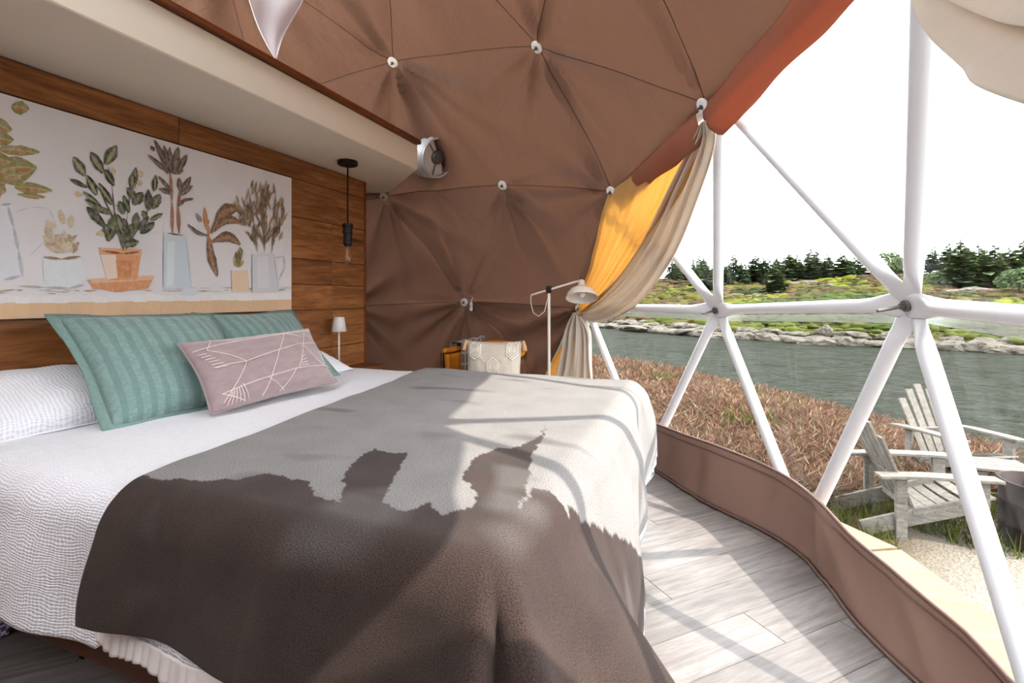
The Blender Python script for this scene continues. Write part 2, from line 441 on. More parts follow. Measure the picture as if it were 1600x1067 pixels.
# unseen openings added behind the camera and overhead to let in fill daylight
fill_win = tag(bpy.data.objects.new('fill_opening', None), 'added unseen clear vinyl openings behind the camera and overhead for fill daylight', 'window', kind='structure'); COL.objects.link(fill_win)
for k in FILL_OPEN:
    f = FACETS[k]
    MB().add([Vector((q.x, q.y, q.z+ZC)) for q in (HUBS[i]*(R+.045) for i in f)], [(0, 1, 2)]).build('pane', M['vinyl'], fill_win)
    for a, b in ((0, 1), (1, 2), (2, 0)):
        e = tuple(sorted((f[a], f[b])))
        if e not in wedges: wedges.append(e); strut(*e, 0, 1, fill_win)
t = NT('vinyl_weld'); tr = t.node('BsdfTransparent', inp={'Color': (.85, .87, .85, 1)}); gl = t.node('BsdfPrincipled', inp={'Base Color': (*L(200, 204, 196), 1), 'Roughness': .25})
mx = t.node('MixShader', inp={0: .35}); t.set(mx.inputs[1], tr.outputs[0]); t.set(mx.inputs[2], gl.outputs[0]); M['weld'] = t.end(mx.outputs[0])
wr = [hH0, hH1, hH2, hHm, hHf]
for a, b in zip(wr, wr[1:]):
    A, B = HUBS[a]*(R+.05), HUBS[b]*(R+.05)
    for dz, hh in ((-.075, .035),):
        mb = MB()
        P = [Vector((A.x, A.y, A.z+ZC+dz)), Vector((B.x, B.y, B.z+ZC+dz)), Vector((B.x*1.003, B.y*1.003, B.z+ZC+dz+hh)), Vector((A.x*1.003, A.y*1.003, A.z+ZC+dz+hh))]
        mb.add(P, [(0, 1, 2, 3)]); mb.build('vinyl_seam', M['weld'], win, solid=.003)

# ------------------------------------------------------------------ floor, deck, skirt
floor = tag(MB().prism([(3.0*math.cos(2*PI*k/60), 3.0*math.sin(2*PI*k/60)) for k in range(60)], -.02, -.006).build('floor', M['sub_floor']),
            'pale grey wood plank floor inside the dome', 'floor', kind='structure')
def clip_circle(poly, rad, n=48):
    for k in range(n):
        a = 2*PI*(k+.5)/n; nx, ny = math.cos(a), math.sin(a); q = []
        for i in range(len(poly)):
            p, r = poly[i], poly[(i+1) % len(poly)]; dp, dr = rad-(p[0]*nx+p[1]*ny), rad-(r[0]*nx+r[1]*ny)
            if dp >= 0: q.append(p)
            if dp*dr < 0: s = dp/(dp-dr); q.append((p[0]+(r[0]-p[0])*s, p[1]+(r[1]-p[1])*s))
        poly = q
        if len(poly) < 3: return []
    return poly
FA = math.radians(45); fc, fs_ = math.cos(FA), math.sin(FA); PW, PL = .178, 1.22
rr = random.Random(3)
for k in range(-17, 18):
    offs = rr.uniform(0, PL)
    for m in range(-4, 4):
        x0, x1 = m*PL+offs-.2, (m+1)*PL+offs-.203; y0, y1 = k*PW, (k+1)*PW-.002
        poly = clip_circle([(x0, y0), (x1, y0), (x1, y1), (x0, y1)], 2.99)
        if not poly: continue
        cx = sum(p[0] for p in poly)/len(poly); cy = sum(p[1] for p in poly)/len(poly)
        wx, wy = cx*fc-cy*fs_, cx*fs_+cy*fc
        if wx < -.7 or wy < -2.2: continue
        o = MB().prism([(p[0]-cx, p[1]-cy) for p in poly], -.006, 0).build('plank', M['floor_wood'], floor)
        o.location = (wx, wy, 0); o.rotation_euler = (0, 0, FA)
deck = tag(bpy.data.objects.new('deck', None), 'pale plywood platform edge around the foot of the dome', 'deck', kind='structure'); COL.objects.link(deck)
for k in range(15):
    a0, a1 = 2*PI*k/15+.003+PHI, 2*PI*(k+1)/15-.003+PHI
    poly = [(2.6*math.cos(a0), 2.6*math.sin(a0)), (3.52*math.cos(a0), 3.52*math.sin(a0)), (3.52*math.cos(a1), 3.52*math.sin(a1)), (2.6*math.cos(a1), 2.6*math.sin(a1))]
    MB().prism(poly, -.05, -.022).build('plywood_panel', M['plywood'], deck)
    am = (a0+a1)/2
    MB().prism([(3.3*math.cos(a0), 3.3*math.sin(a0)), (3.44*math.cos(a0), 3.44*math.sin(a0)), (3.44*math.cos(a1), 3.44*math.sin(a1)), (3.3*math.cos(a1), 3.3*math.sin(a1))], -.30, -.05).build('rim_joist', M['plywood'], deck)

SKT = [(-40, .20), (7.7, .223), (10.5, .252), (13, .261), (16, .28), (20, .292), (23.8, .323), (28.8, .339), (40, .354), (51, .342), (75, .34)]
def skh(a):
    return float(np.interp(a, [p[0] for p in SKT], [p[1] for p in SKT]))
sfr = random.Random(9)
SKF = [(sfr.uniform(-40, 75), sfr.uniform(.6, 1.9), sfr.uniform(-.022, .024), sfr.uniform(-2.5, 2.5)) for _ in range(46)]
def skirt_pt(a, v, extra=0):  # azimuth in degrees, 0 at the floor to 1 at the hem
    base = 2.915 + .045*math.cos(math.radians((a-4.7)*15)); top = 2.925 + .03*math.cos(math.radians((a-6.5)*15))
    r = base*(1-v)+top*v + .018*math.sin(PI*v)
    for a0, w, am, sl in SKF:
        d = (a-a0-sl*(v-.5)*2)/w
        if abs(d) < 3: r += am*math.exp(-d*d)*math.sin(PI*min(1, v*1.05))**.7
    t = math.radians(a); z = skh(a)*v
    return Vector(((r+extra)*math.cos(t), (r+extra)*math.sin(t), z))
sk = MB().grid(lambda u, v: skirt_pt(-40+115*u, v), 260, 12).build('baseboard_window', M['skirt'], smooth=True, solid=.004)
tag(sk, 'taupe vinyl skirt curving along the floor under the window', 'skirt', kind='structure')
M['hem'] = plain('skirt_hem', L(104, 80, 70), .5)
MB().tube([skirt_pt(-40+115*k/260, 1.0) for k in range(261)], .008, 8).build('hem', M['hem'], sk, smooth=True)
MB().tube([skirt_pt(-40+115*k/260, .87, -.006) for k in range(261)], .0028, 5).build('stitch_line', M['hem'], sk, smooth=True)
MB().tube([skirt_pt(-40+115*k/260, .03, -.010) for k in range(261)], .007, 6).build('bottom_piping', M['hem'], sk, smooth=True)
def ring_pt(u, v):
    a = math.radians(74+(320-74)*u); r = 2.90+.01*math.sin(40*a); return Vector((r*math.cos(a), r*math.sin(a), .30*v))
tag(MB().grid(ring_pt, 120, 4).build('baseboard_back', M['liner'], smooth=True, solid=.004), 'brown fabric strip along the floor behind the bed and chair', 'skirt', kind='structure')

# ------------------------------------------------------------------ headboard wall and loft
XW = -.40
wall = tag(MB().box((-.54, -2.1, 0), (-.418, 2.03, 2.17)).build('wall_headboard', M['dark_wood']), 'brown wooden plank wall behind the bed', 'wall', kind='structure')
rows_ = [(.0, .06), (.06, .34), (.34, .62), (.62, .85), (.85, 1.13), (1.13, 1.31), (1.31, 1.485), (1.485, 1.77), (1.77, 2.03), (2.03, 2.172)]
wr_ = random.Random(21)
for k, (z0, z1) in enumerate(rows_):
    cuts = [-2.1]
    y = -2.1 + wr_.uniform(.3, 1.1)
    while y < 1.3: cuts.append(y); y += wr_.uniform(.9, 1.3)
    if .6 < z1 < 1.8 and z0 > .5: cuts.append(1.66)
    cuts.append(2.03)
    for a, b in zip(cuts, cuts[1:]):
        o = MB().box((-.010, -(b-a)/2+.0015, -(z1-z0)/2+.002), (.010, (b-a)/2-.0015, (z1-z0)/2-.002)).build('plank', M['wall_wood'], wall, bevel=.002)
        o.location = (-.409, (a+b)/2, (z0+z1)/2)
tag(MB().box((-.55, 2.03, 0), (-.395, 2.052, 2.17)).build('trim_1', M['trim_wood'], bevel=.002), 'dark vertical end board of the plank wall', 'trim', kind='structure')
ZS, ZT = 2.176, 2.36
lo = [(-2.2, -1.2), (.22, -2.3), (.205, 1.88), (-.50, 2.50), (-.62, 2.53), (-1.4, 2.15), (-2.2, 1.2)]
loft = tag(MB().prism(lo, ZS, ZT).build('ceiling', M['cream_paint'], bevel=.008), 'cream boxed underside and fascia of the sleeping loft', 'ceiling', kind='structure')
tag(MB().box((.165, -2.3, ZT+.001), (.235, 1.885, ZT+.032)).build('trim_2', M['trim_wood'], bevel=.004), 'stained wood edge strip along the top of the loft fascia', 'trim', kind='structure')

# ------------------------------------------------------------------ bed
X0, X1, Y0, Y1, ZB = -.36, 1.90, -.54, 1.48, .745
def coverlet_mat():
    t = NT('seersucker_cloth'); uv = t.coord('UV')
    dis = t.noise(uv, 9, 3); dn = t.node('VectorMath', operation='ADD'); t.set(dn.inputs[0], uv)
    sc = t.node('VectorMath', operation='SCALE', inp={'Scale': .03}); t.set(sc.inputs[0], t.node('TexNoise', inp={'Vector': uv, 'Scale': 14.0}).outputs[1]); t.set(dn.inputs[1], sc.outputs[0])
    w1 = t.node('TexWave', bands_direction='X', inp={'Vector': dn.outputs[0], 'Scale': 26.0, 'Distortion': 1.2, 'Detail': 2})
    w2 = t.node('TexWave', bands_direction='Y', inp={'Vector': dn.outputs[0], 'Scale': 44.0, 'Distortion': 2.5, 'Detail': 2})
    h = t.math('ADD', t.math('MULTIPLY', w1.outputs[1], .6), t.math('MULTIPLY', w2.outputs[1], .6))
    h = t.math('ADD', h, t.math('MULTIPLY', t.noise(uv, 40, 3), .5))
    c = t.ramp(h, [(.25, L(210, 208, 216)), (1.0, L(240, 239, 244))])
    nm = t.bump(h, .55, .004)
    b = t.bsdf(c, .75, nm, 0, .2, .2)
    return t.end(t.translucent(b, L(225, 222, 225), .06, nm))
M['coverlet'] = coverlet_mat()
M['satin'] = fabric_dyed('satin_hem', L(224, 216, 214), L(220, 215, 215), .05, rough=.38, streak=.06, bump=.3)
M['linen'] = fabric_dyed('white_linen', L(226, 225, 232), L(226, 225, 232), .05, streak=.04, bump=.35)

bed = thing('bed', 'low wooden platform bed under white bedding and a plush throw', 'bed', (.77, .47, 0))
def loc_(o, parent):  # parts keep world placement under a parent empty
    o.matrix_parent_inverse = Matrix.Translation(parent.location).inverted(); return o
def rounded_box(lo, hi, r, name, m, parent):
    return loc_(MB().box(lo, hi).build(name, m, parent, bevel=r), parent)
rounded_box((X0+.02, Y0+.06, .315), (X0+.045, Y1-.06, .50), .004, 'rail', M['dark_wood'], bed)
rounded_box((X0+.02, Y0+.035, .315), (X1-.05, Y0+.062, .52), .004, 'rail', M['dark_wood'], bed)
rounded_box((X0+.02, Y1-.062, .42), (X1-.05, Y1-.035, .52), .004, 'rail', M['dark_wood'], bed)
rounded_box((X1-.075, Y0+.062, .42), (X1-.05, Y1-.062, .52), .004, 'rail', M['dark_wood'], bed)
rounded_box((X0+.02, Y0+.062, .45), (X1-.075, Y1-.062, .49), .002, 'slat_deck', M['dark_wood'], bed)
for k in range(1):
    rounded_box((X0+.04, Y0+.05, .49), (X1-.07, Y1-.05, .725), .05, 'mattress', M['linen'], bed)
rounded_box((-.30, -.06, 0), (1.55, 1.25, .40), .002, 'plinth', M['shade_black'], bed)
rounded_box((-.30, -.235, .004), (.224, -.10, .38), .002, 'shade_block', M['shade_black'], bed)  # solid black block in place of the open bay's shade
rounded_box((.228, -.252, .0), (.246, -.06, .40), .001, 'divider', M['shade_black'], bed)
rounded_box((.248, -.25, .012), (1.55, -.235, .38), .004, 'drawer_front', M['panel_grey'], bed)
rounded_box((-.30, -.25, .385), (1.55, -.06, .40), .001, 'plinth_top', M['shade_black'], bed)

def smooth(a, b, x):
    t = max(0.0, min(1.0, (x-a)/(b-a))) if a != b else 0.0
    return t*t*(3-2*t)
from mathutils import noise as mnoise
def drape(sx, sy, top, r=.08, flare=.10, folds=None, off=0.0, extra=None, und=.004):
    xe, ya, yb = X1-r, Y0+r, Y1-r
    a = max(0.0, sx-xe); b = ya-sy if sy < ya else (yb-sy if sy > yb else 0.0)
    bx, by = min(sx, xe), min(max(sy, ya), yb); Ln = math.hypot(a, b)
    z = top + und*mnoise.noise(Vector((sx*2.2, sy*2.2, 3.1)))*2 + und*.8*mnoise.noise(Vector((sx*7, sy*7, 9.1)))
    if Ln < 1e-9: return Vector((bx, by, z + off))
    dx, dy = a/Ln, -b/Ln; q = r*PI/2
    if Ln < q:
        th = Ln/r; o = r*math.sin(th); dr = r*(1-math.cos(th)); no, nz = math.sin(th), math.cos(th)
    else:
        fl = flare + (extra(sx, sy, dx, dy) if extra else 0.0); e = Ln-q; o = r+fl*e; dr = r+e*math.sqrt(max(.05, 1-fl*fl)); no, nz = 1, fl
    if folds: 
        w = folds(sx, sy, dx, dy, Ln)*smooth(.02, .28, Ln); o += w
    return Vector((bx+dx*(o+off*no), by+dy*(o+off*no), z-dr+off*nz))

def cov_folds(sx, sy, dx, dy, Ln):
    s = sx if abs(dy) > abs(dx) else sy*1.0
    return .014*math.sin(s*11+1.3+2*mnoise.noise(Vector((s*2, 0, 5)))) + .012*mnoise.noise(Vector((s*6+Ln*2, Ln*3, 1)))
def cov(u, v):
    sx = X0 + u*(X1+.22-X0); y_ = Y0-.305+.065*smooth(.88, .93, sx); sy = y_ + v*(Y1+.215-y_)
    return sx, sy
coverlet = MB().grid(lambda u, v: drape(*cov(u, v), ZB, .08, .10, cov_folds), 230, 230, uvfn=cov).build('coverlet', M['coverlet'], smooth=True, solid=.006)
tag(coverlet, 'white textured coverlet spread over the whole bed', 'bedspread')
# gathered satin border along the hem below the throw
def hemf(u, v):
    sx = .90 + u*(1.95-.90); sy = Y0-.226-.050*v
    p = drape(sx, sy, ZB, .08, .10, cov_folds)
    ru = (math.sin(sx*120+5*mnoise.noise(Vector((sx*9, 0, 0))))*.0035+.008*mnoise.noise(Vector((sx*22, 0, 3))))*(.3+.7*v)
    return Vector((p.x, p.y-.008-abs(ru), p.z+.004*math.sin(sx*31)*v))
MB().grid(hemf, 420, 8).build('satin_border', M['satin'], coverlet, smooth=True, solid=.003)

# throw blanket -------------------------------------------------
BO = Vector((.57, 1.36)); BV = Vector((.171, -.985)); BU = Vector((.985, .171))
def bl(u, v):                  # u 0..1 across towards the foot, v 0..1 far to near side
    a = u*1.66; vn = -.30 + v*(2.445 + .04*a)
    p = BO + BV*vn + BU*a
    sy = p.y; sx = p.x
    if v > .45: sy -= (.17*a)*smooth(.45, 1, v)        # near hem is pulled square with the bed
    return sx, sy
def bl_extra(sx, sy, dx, dy):
    return float(np.interp(-sy, [-.9, -.35, -.05, .2, .5], [-.07, .03, .15, .48, .40]))*max(0.0, dx)**.7
def bl_folds(sx, sy, dx, dy, Ln):
    s = (sx if abs(dy) > abs(dx) else -sy+1.36+.0) ; ph = math.atan2(-dy, dx)
    s = sx*dy*dy + (2.2 - sy*.9)*dx*dx
    return max(cov_folds(sx, sy, dx, dy, Ln), -.004) + .030 + (.024+.004*abs(dy))*math.sin(s*13+1.0+2.2*mnoise.noise(Vector((s*1.5, 1, 5)))+Ln*2) + .016*mnoise.noise(Vector((s*5, Ln*2, 1)))
# the two-tone nap: outline of the dark plush, measured on the bed top
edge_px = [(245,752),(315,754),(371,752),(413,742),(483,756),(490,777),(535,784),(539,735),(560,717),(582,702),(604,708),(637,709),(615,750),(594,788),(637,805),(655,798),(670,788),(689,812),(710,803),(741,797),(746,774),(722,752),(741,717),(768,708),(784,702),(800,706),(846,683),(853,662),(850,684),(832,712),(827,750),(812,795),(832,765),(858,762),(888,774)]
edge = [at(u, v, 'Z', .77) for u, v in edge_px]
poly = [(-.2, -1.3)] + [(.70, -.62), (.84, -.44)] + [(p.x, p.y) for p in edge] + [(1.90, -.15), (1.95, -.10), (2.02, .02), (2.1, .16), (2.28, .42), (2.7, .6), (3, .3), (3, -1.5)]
PX = np.array(poly)
def inside(X, Y):
    r = np.zeros(X.shape, bool); n = len(PX)
    for i in range(n):
        x1, y1 = PX[i]; x2, y2 = PX[(i+1) % n]
        c = ((y1 > Y) != (y2 > Y)) & (X < (x2-x1)*(Y-y1)/(y2-y1+1e-12)+x1); r ^= c
    return r
NU, NV = 300, 420
gu, gv = np.meshgrid(np.linspace(0, 1, NU+1), np.linspace(0, 1, NV+1))
SXY = np.array([bl(a, b) for a, b in zip(gu.ravel(), gv.ravel())])
jx = np.array([mnoise.noise(Vector((x*26, y*26, 0)))*.012 + mnoise.noise(Vector((x*80, y*80, 4)))*.005 for x, y in SXY])
jy = np.array([mnoise.noise(Vector((x*26, y*26, 7)))*.012 + mnoise.noise(Vector((x*80, y*80, 9)))*.005 for x, y in SXY])
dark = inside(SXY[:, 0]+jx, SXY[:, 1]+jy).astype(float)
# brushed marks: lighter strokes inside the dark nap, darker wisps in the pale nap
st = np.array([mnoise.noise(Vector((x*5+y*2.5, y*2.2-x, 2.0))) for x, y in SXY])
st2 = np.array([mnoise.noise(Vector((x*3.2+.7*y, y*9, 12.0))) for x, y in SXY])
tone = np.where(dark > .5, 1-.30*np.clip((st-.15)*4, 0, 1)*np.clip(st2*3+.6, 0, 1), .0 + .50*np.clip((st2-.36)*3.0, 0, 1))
def blanket_mat():
    t = NT('plush_throw'); uv = t.coord('UV'); at_ = t.node('Attribute', attribute_name='tone')
    nap = t.noise(uv, 420, 2, .6); nap2 = t.noise(t.coord('UV', (1, 1.6, 1), (0, 0, .7)), 290, 3, .7); pat = t.noise(uv, 7, 4)
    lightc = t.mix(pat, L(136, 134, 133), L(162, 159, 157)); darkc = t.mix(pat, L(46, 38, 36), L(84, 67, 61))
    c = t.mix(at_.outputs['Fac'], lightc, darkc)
    c = t.mix(t.ramp(nap2, [(.35, (1, 1, 1)), (.62, (0, 0, 0))]), c, L(150, 142, 140), 'MULTIPLY')
    h = t.math('ADD', t.math('MULTIPLY', nap, .6), t.math('MULTIPLY', nap2, .7))
    nm = t.bump(h, .5, .005)
    return t.end(t.bsdf(c, .9, nm, 0, .12, .08))
M['throw'] = blanket_mat(); M['throw_back'] = fabric_dyed('throw_lining', L(176, 182, 190), L(176, 182, 190), .05, streak=.1, bump=.3)
tg = {}
mb = MB(); k = 0
W_ = NU+1
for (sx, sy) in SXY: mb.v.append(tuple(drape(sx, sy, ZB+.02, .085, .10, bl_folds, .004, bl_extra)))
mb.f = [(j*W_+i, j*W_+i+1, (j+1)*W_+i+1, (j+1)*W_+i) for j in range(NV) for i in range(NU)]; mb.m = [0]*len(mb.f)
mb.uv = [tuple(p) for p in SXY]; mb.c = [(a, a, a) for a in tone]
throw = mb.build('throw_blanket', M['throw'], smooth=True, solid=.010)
tag(throw, 'plush two-tone throw, cream above and dark brown below, across the bed foot', 'blanket')
def lining(u, v):
    sx, sy = bl(-.004+u*(1.024+.035*smooth(.55, .8, v)), -.004+v*.990); return drape(sx, sy, ZB+.010, .085, .10, bl_folds, .0, bl_extra)
MB().grid(lining, 120, 160).build('lining', M['throw_back'], throw, smooth=True, solid=.006)['label'] = 'pale blue-grey lining'

# pillows -------------------------------------------------------
def pillow(name, w, h, d, centre, right, up, mat, label, cat='pillow', flange=0.0, group=None, n=36, ear=.06, seed=1, flmat=None, pinch=.06):
    right = Vector(right).normalized(); up = Vector(up); up = (up-right*up.dot(right)).normalized(); nor = right.cross(up)
    Mx = Matrix((( right.x, up.x, nor.x), (right.y, up.y, nor.y), (right.z, up.z, nor.z)))
    o = None
    def shape(side):
        def fn(u, v):
            a, b = u*2-1, v*2-1
            pa = math.copysign(abs(a)**.9, a); pb = math.copysign(abs(b)**.9, b)
            x = pa*w/2*(1-pinch*(1-b*b)*0 - pinch*(1-abs(b)**1.5)*abs(a)); y = pb*h/2*(1-pinch*(1-abs(a)**1.5)*abs(b))
            th = (max(0, (1-abs(a)**2.4))*max(0, (1-abs(b)**2.4)))**.55*d/2
            th *= 1+.10*mnoise.noise(Vector((a*1.6+seed, b*1.6, seed)))
            th += .006*mnoise.noise(Vector((a*5, b*5, seed*3+side)))*min(1, th*30)
            return Vector((x, y, side*th))
        return fn
    mb = MB(); uvf = lambda u, v: ((u-.5)*w, (v-.5)*h)
    mb.grid(shape(1), n, n, uvfn=uvf); 
    m2 = MB().grid(shape(-1), n, n); o2 = len(mb.v); mb.v += m2.v; mb.f += [tuple(i+o2 for i in f[::-1]) for f in m2.f]; mb.m += m2.m; mb.uv += [uvf((i % (n+1))/n, (i//(n+1))/n) for i in range((n+1)**2)]
    ob = mb.build(name, mat, smooth=True)
    me = ob.data; bm = bmesh.new(); bm.from_mesh(me); bmesh.ops.remove_doubles(bm, verts=bm.verts, dist=1e-4); bm.to_mesh(me); bm.free()
    me.polygons.foreach_set('use_smooth', [True]*len(me.polygons))
    T = Matrix.Translation(Vector(centre)) @ Mx.to_4x4(); ob.matrix_world = T
    # edge seam or flange
    pts = []
    f = shape(1)
    for k in range(4*n):
        s, q = divmod(k, n); t_ = q/n
        u, v = ((t_, 0), (1, t_), (1-t_, 1), (0, 1-t_))[s]; p = f(u, v); pts.append(p)
    if flange:
        fm = MB(); P = []
        for i, p in enumerate(pts):
            r = Vector((p.x/(w/2), p.y/(h/2), 0)); r = Vector((max(-1, min(1, r.x*1.02)), max(-1, min(1, r.y*1.02)), 0))
            dx = flange*(1 if r.x > .985 else -1 if r.x < -.985 else r.x**5); dy = flange*(1 if r.y > .985 else -1 if r.y < -.985 else r.y**5)
            wob = .005*math.sin(i*.16+seed)+.002*math.sin(i*.41)
            P += [Vector((p.x*.97, p.y*.97, .004)), Vector((p.x+dx, p.y+dy, wob+.003)), Vector((p.x+dx, p.y+dy, wob-.003)), Vector((p.x*.97, p.y*.97, -.004))]
        m_ = len(pts)
        F = [(i*4+j, i*4+j+1, ((i+1) % m_)*4+j+1, ((i+1) % m_)*4+j) for i in range(m_) for j in range(3)]
        fm.add(P, F); fm.build('flange', flmat or mat, ob, smooth=True)
    else:
        MB().tube([p*1.002 for p in pts]+[pts[0]*1.002], .004, 6, False).build('piping', flmat or mat, ob, smooth=True)
    return tag(ob, label, cat, group)
def knit_mat():
    t = NT('green_knit'); uv = t.coord('UV')
    w = t.node('TexWave', bands_direction='X', inp={'Vector': uv, 'Scale': 6.2, 'Distortion': .5, 'Detail': 2, 'Detail Scale': 6})
    lz = t.node('TexVoronoi', inp={'Vector': t.coord('UV', (60, 90, 60)), 'Scale': 1.0}); ro = t.node('TexWave', bands_direction='Y', inp={'Vector': uv, 'Scale': 30.0, 'Distortion': 2.0, 'Detail': 2})
    strip = t.ramp(w.outputs[1], [(.25, (0, 0, 0)), (.55, (1, 1, 1))])
    pat = t.math('MULTIPLY', strip, t.math('ADD', lz.outputs[0], t.math('MULTIPLY', ro.outputs[1], .4)))
    c = t.mix(pat, L(98, 126, 122), L(142, 166, 160)); c = t.mix(t.noise(uv, 60, 2), c, L(120, 146, 142))
    return t.end(t.bsdf(c, .85, t.bump(t.math('ADD', pat, t.math('MULTIPLY', w.outputs[1], .3)), .5, .004), 0, .15, .3))
M['knit'] = knit_mat(); M['knit_edge'] = plain('green_edge', L(122, 148, 142), .85, var=.12, scale=90, bump=.3)
M['mauve'] = None
def mauve_mat():
    t = NT('mauve_velvet'); uv = t.coord('UV')
    c = t.mix(t.noise(t.coord('UV', (1, 3, 1), (0, 0, .6)), 14, 4), L(134, 112, 115), L(168, 147, 148))
    return t.end(t.bsdf(c, .7, t.bump(t.noise(uv, 120, 3), .35, .003), 0, .2, .6))
M['mauve'] = mauve_mat(); M['thread'] = plain('pale_thread', L(226, 210, 208), .7)
GW = 'white bed pillows against the headboard wall'
pillow('pillow', .70, .46, .20, (-.13, -.20, .82), (.03, .997, 0), (-.42, 0, .14), M['coverlet'], 'white bed pillow lying flat behind the front green cushion', 'pillow', ear=.05, seed=2, group=GW)
pillow('pillow', .70, .46, .17, (-.12, .93, .83), (0, 1, 0), (-.42, 0, .13), M['coverlet'], 'white bed pillow mostly hidden behind the mauve cushion, tip showing', 'pillow', seed=5, group=GW)
GG = 'green knitted euro cushions'
pillow('euro_cushion', .60, .545, .20, (.06, .155, .938), (.06, 1, -.02), (-.41, 0, .40), M['knit'], 'sage green ribbed square cushion with flange edge, standing in front', 'cushion', .030, GG, 44, seed=3, flmat=M['knit_edge'])
pillow('euro_cushion', .60, .53, .18, (-.02, .775, .93), (.0, 1, 0), (-.40, 0, .42), M['knit'], 'sage green ribbed square cushion half hidden behind the mauve one', 'cushion', .025, GG, 36, seed=8, flmat=M['knit_edge'])
lum = pillow('lumbar_cushion', .66, .33, .15, (.32, .425, .905), (.06, 1, .035), (-.20, .0, .28), M['mauve'], 'oblong mauve velvet cushion with pale geometric lines', 'cushion', 0, None, 44, seed=6)
# pale stitched lines on the lumbar cushion, lying on its front face
def lum_pt(a, b):
    w, h, d = .66, .33, .15; pinch = .06
    pa = math.copysign(abs(a)**.9, a); pb = math.copysign(abs(b)**.9, b)
    x = pa*w/2*(1-pinch*(1-abs(b)**1.5)*abs(a)); y = pb*h/2*(1-pinch*(1-abs(a)**1.5)*abs(b))
    th = (max(0, (1-abs(a)**2.4))*max(0, (1-abs(b)**2.4)))**.55*d/2; th *= 1+.10*mnoise.noise(Vector((a*1.6+6, b*1.6, 6)))
    return Vector((x, y, th+.0035))
segs = [((-.95,.62),(-.15,.72)), ((-.15,.72),(.98,.86)), ((-.80,.55),(-.40,.02)), ((-.40,.02),(.40,.25)), ((.40,.25),(.97,.30)), ((-.40,.02),(-.85,-.85)), ((-.86,.05),(-.40,.02)),
        ((-.85,-.62),(.2,-.42)), ((.2,-.42),(.98,-.45)), ((.05,.10),(.35,.80)), ((.05,.10),(-.30,-.95)), ((.52,.22),(.25,-.40)), ((.52,.22),(.80,.85)), ((.80,-.45),(.52,.22)), ((.2,-.42),(-.05,-.95)),
        ((-.80,.55),(-.62,.95)), ((.80,-.45),(.97,.10)), ((.35,.80),(.60,.55)), ((-.20,-.50),(.0,-.95)), ((-.85,-.62),(-.55,-.95))]
for k in range(6): segs.append(((-.93+.02*k, .48-.09*k), (-.83+.03*k, .46-.09*k)))
for k in range(6): segs.append(((-.80+.06*k, -.93), (-.72+.03*k, -.65+.03*k)))
for k in range(5): segs.append(((.30+.02*k, -.36+.07*k), (.45, -.36+.1*k)))
mb = MB()
for (a0, b0), (a1, b1) in segs:
    mb.tube([lum_pt(a0+(a1-a0)*k/8, b0+(b1-b0)*k/8) for k in range(9)], .0016, 4)
sl = mb.build('stitched_lines', M['thread'], lum); sl['label'] = 'pale pink stitched line pattern'

# ------------------------------------------------------------------ nightstand, table lamp, pendant
ns = thing('nightstand', 'slim brown wooden shelf nightstand fixed to the plank wall beyond the bed', 'nightstand', (-.29, 1.77, 0))
loc_(MB().box((-.398, 1.53, .655), (-.185, 2.02, .685)).build('top', M['shelf_wood'], ns, bevel=.004), ns)
loc_(MB().box((-.396, 1.55, .0), (-.20, 1.575, .655)).build('side_panel', M['shelf_wood'], ns, bevel=.002), ns)
loc_(MB().box((-.396, 1.975, .0), (-.20, 2.0, .655)).build('side_panel', M['shelf_wood'], ns, bevel=.002), ns)
loc_(MB().box((-.396, 1.575, .30), (-.20, 1.975, .325)).build('shelf', M['shelf_wood'], ns, bevel=.002), ns)
tl = thing('table_lamp', 'small white cordless table lamp with tapered shade on the nightstand', 'lamp', (-.285, 1.60, .685))
MB().lathe([(.048, 0), (.052, .004), (.052, .014), (.046, .018), (.010, .020)], 28).build('base', M['white_plastic'], tl, smooth=False)
MB().lathe([(.0065, .019), (.0065, .30)], 12).build('stem', M['white_plastic'], tl, smooth=True)
MB().lathe([(.0, .392), (.036, .392), (.038, .388), (.054, .286), (.052, .285), (.037, .384), (.0, .386)], 32, caps=False).build('lamp_shade', M['white_plastic'], tl, smooth=True)

pd = thing('pendant_lamp', 'black industrial pendant with clear filament bulb under the loft', 'lamp', (-.13, 1.51, ZS))
MB().lathe([(.0, 0), (.066, 0), (.068, -.004), (.068, -.026), (.062, -.031), (.014, -.033), (.012, -.045), (.0, -.045)], 32, caps=False).build('canopy', M['black_metal'], pd, smooth=False)
MB().lathe([(.0055, -.04), (.0055, -.44)], 10).build('rod', M['black_metal'], pd, smooth=True)
MB().tube([(.010, -.01, -.36), (-.022, .0, -.41), (-.026, 0, -.44), (-.015, 0, -.47)], .0015, 5).build('cord', M['black_metal'], pd)
MB().lathe([(.0, -.435), (.012, -.435), (.022, -.44), (.036, -.442), (.037, -.462), (.031, -.466), (.031, -.49), (.035, -.493), (.035, -.506), (.029, -.51), (.027, -.56), (.032, -.565), (.032, -.582), (.026, -.586), (.022, -.60), (.0, -.60)], 24, caps=False).build('socket', M['black_metal'], pd, smooth=False)
t = NT('bulb_glass'); tr = t.node('BsdfTransparent', inp={'Color': (.96, .90, .80, 1)}); gl = t.node('BsdfGlossy', inp={'Roughness': .03}); fz = t.node('LayerWeight', inp={'Blend': .35})
mx = t.node('MixShader'); t.set(mx.inputs[0], fz.outputs[0]); t.set(mx.inputs[1], tr.outputs[0]); t.set(mx.inputs[2], gl.outputs[0]); M['bulb'] = t.end(mx.outputs[0])
M['brass'] = plain('brass', L(190, 140, 70), .3, .9)
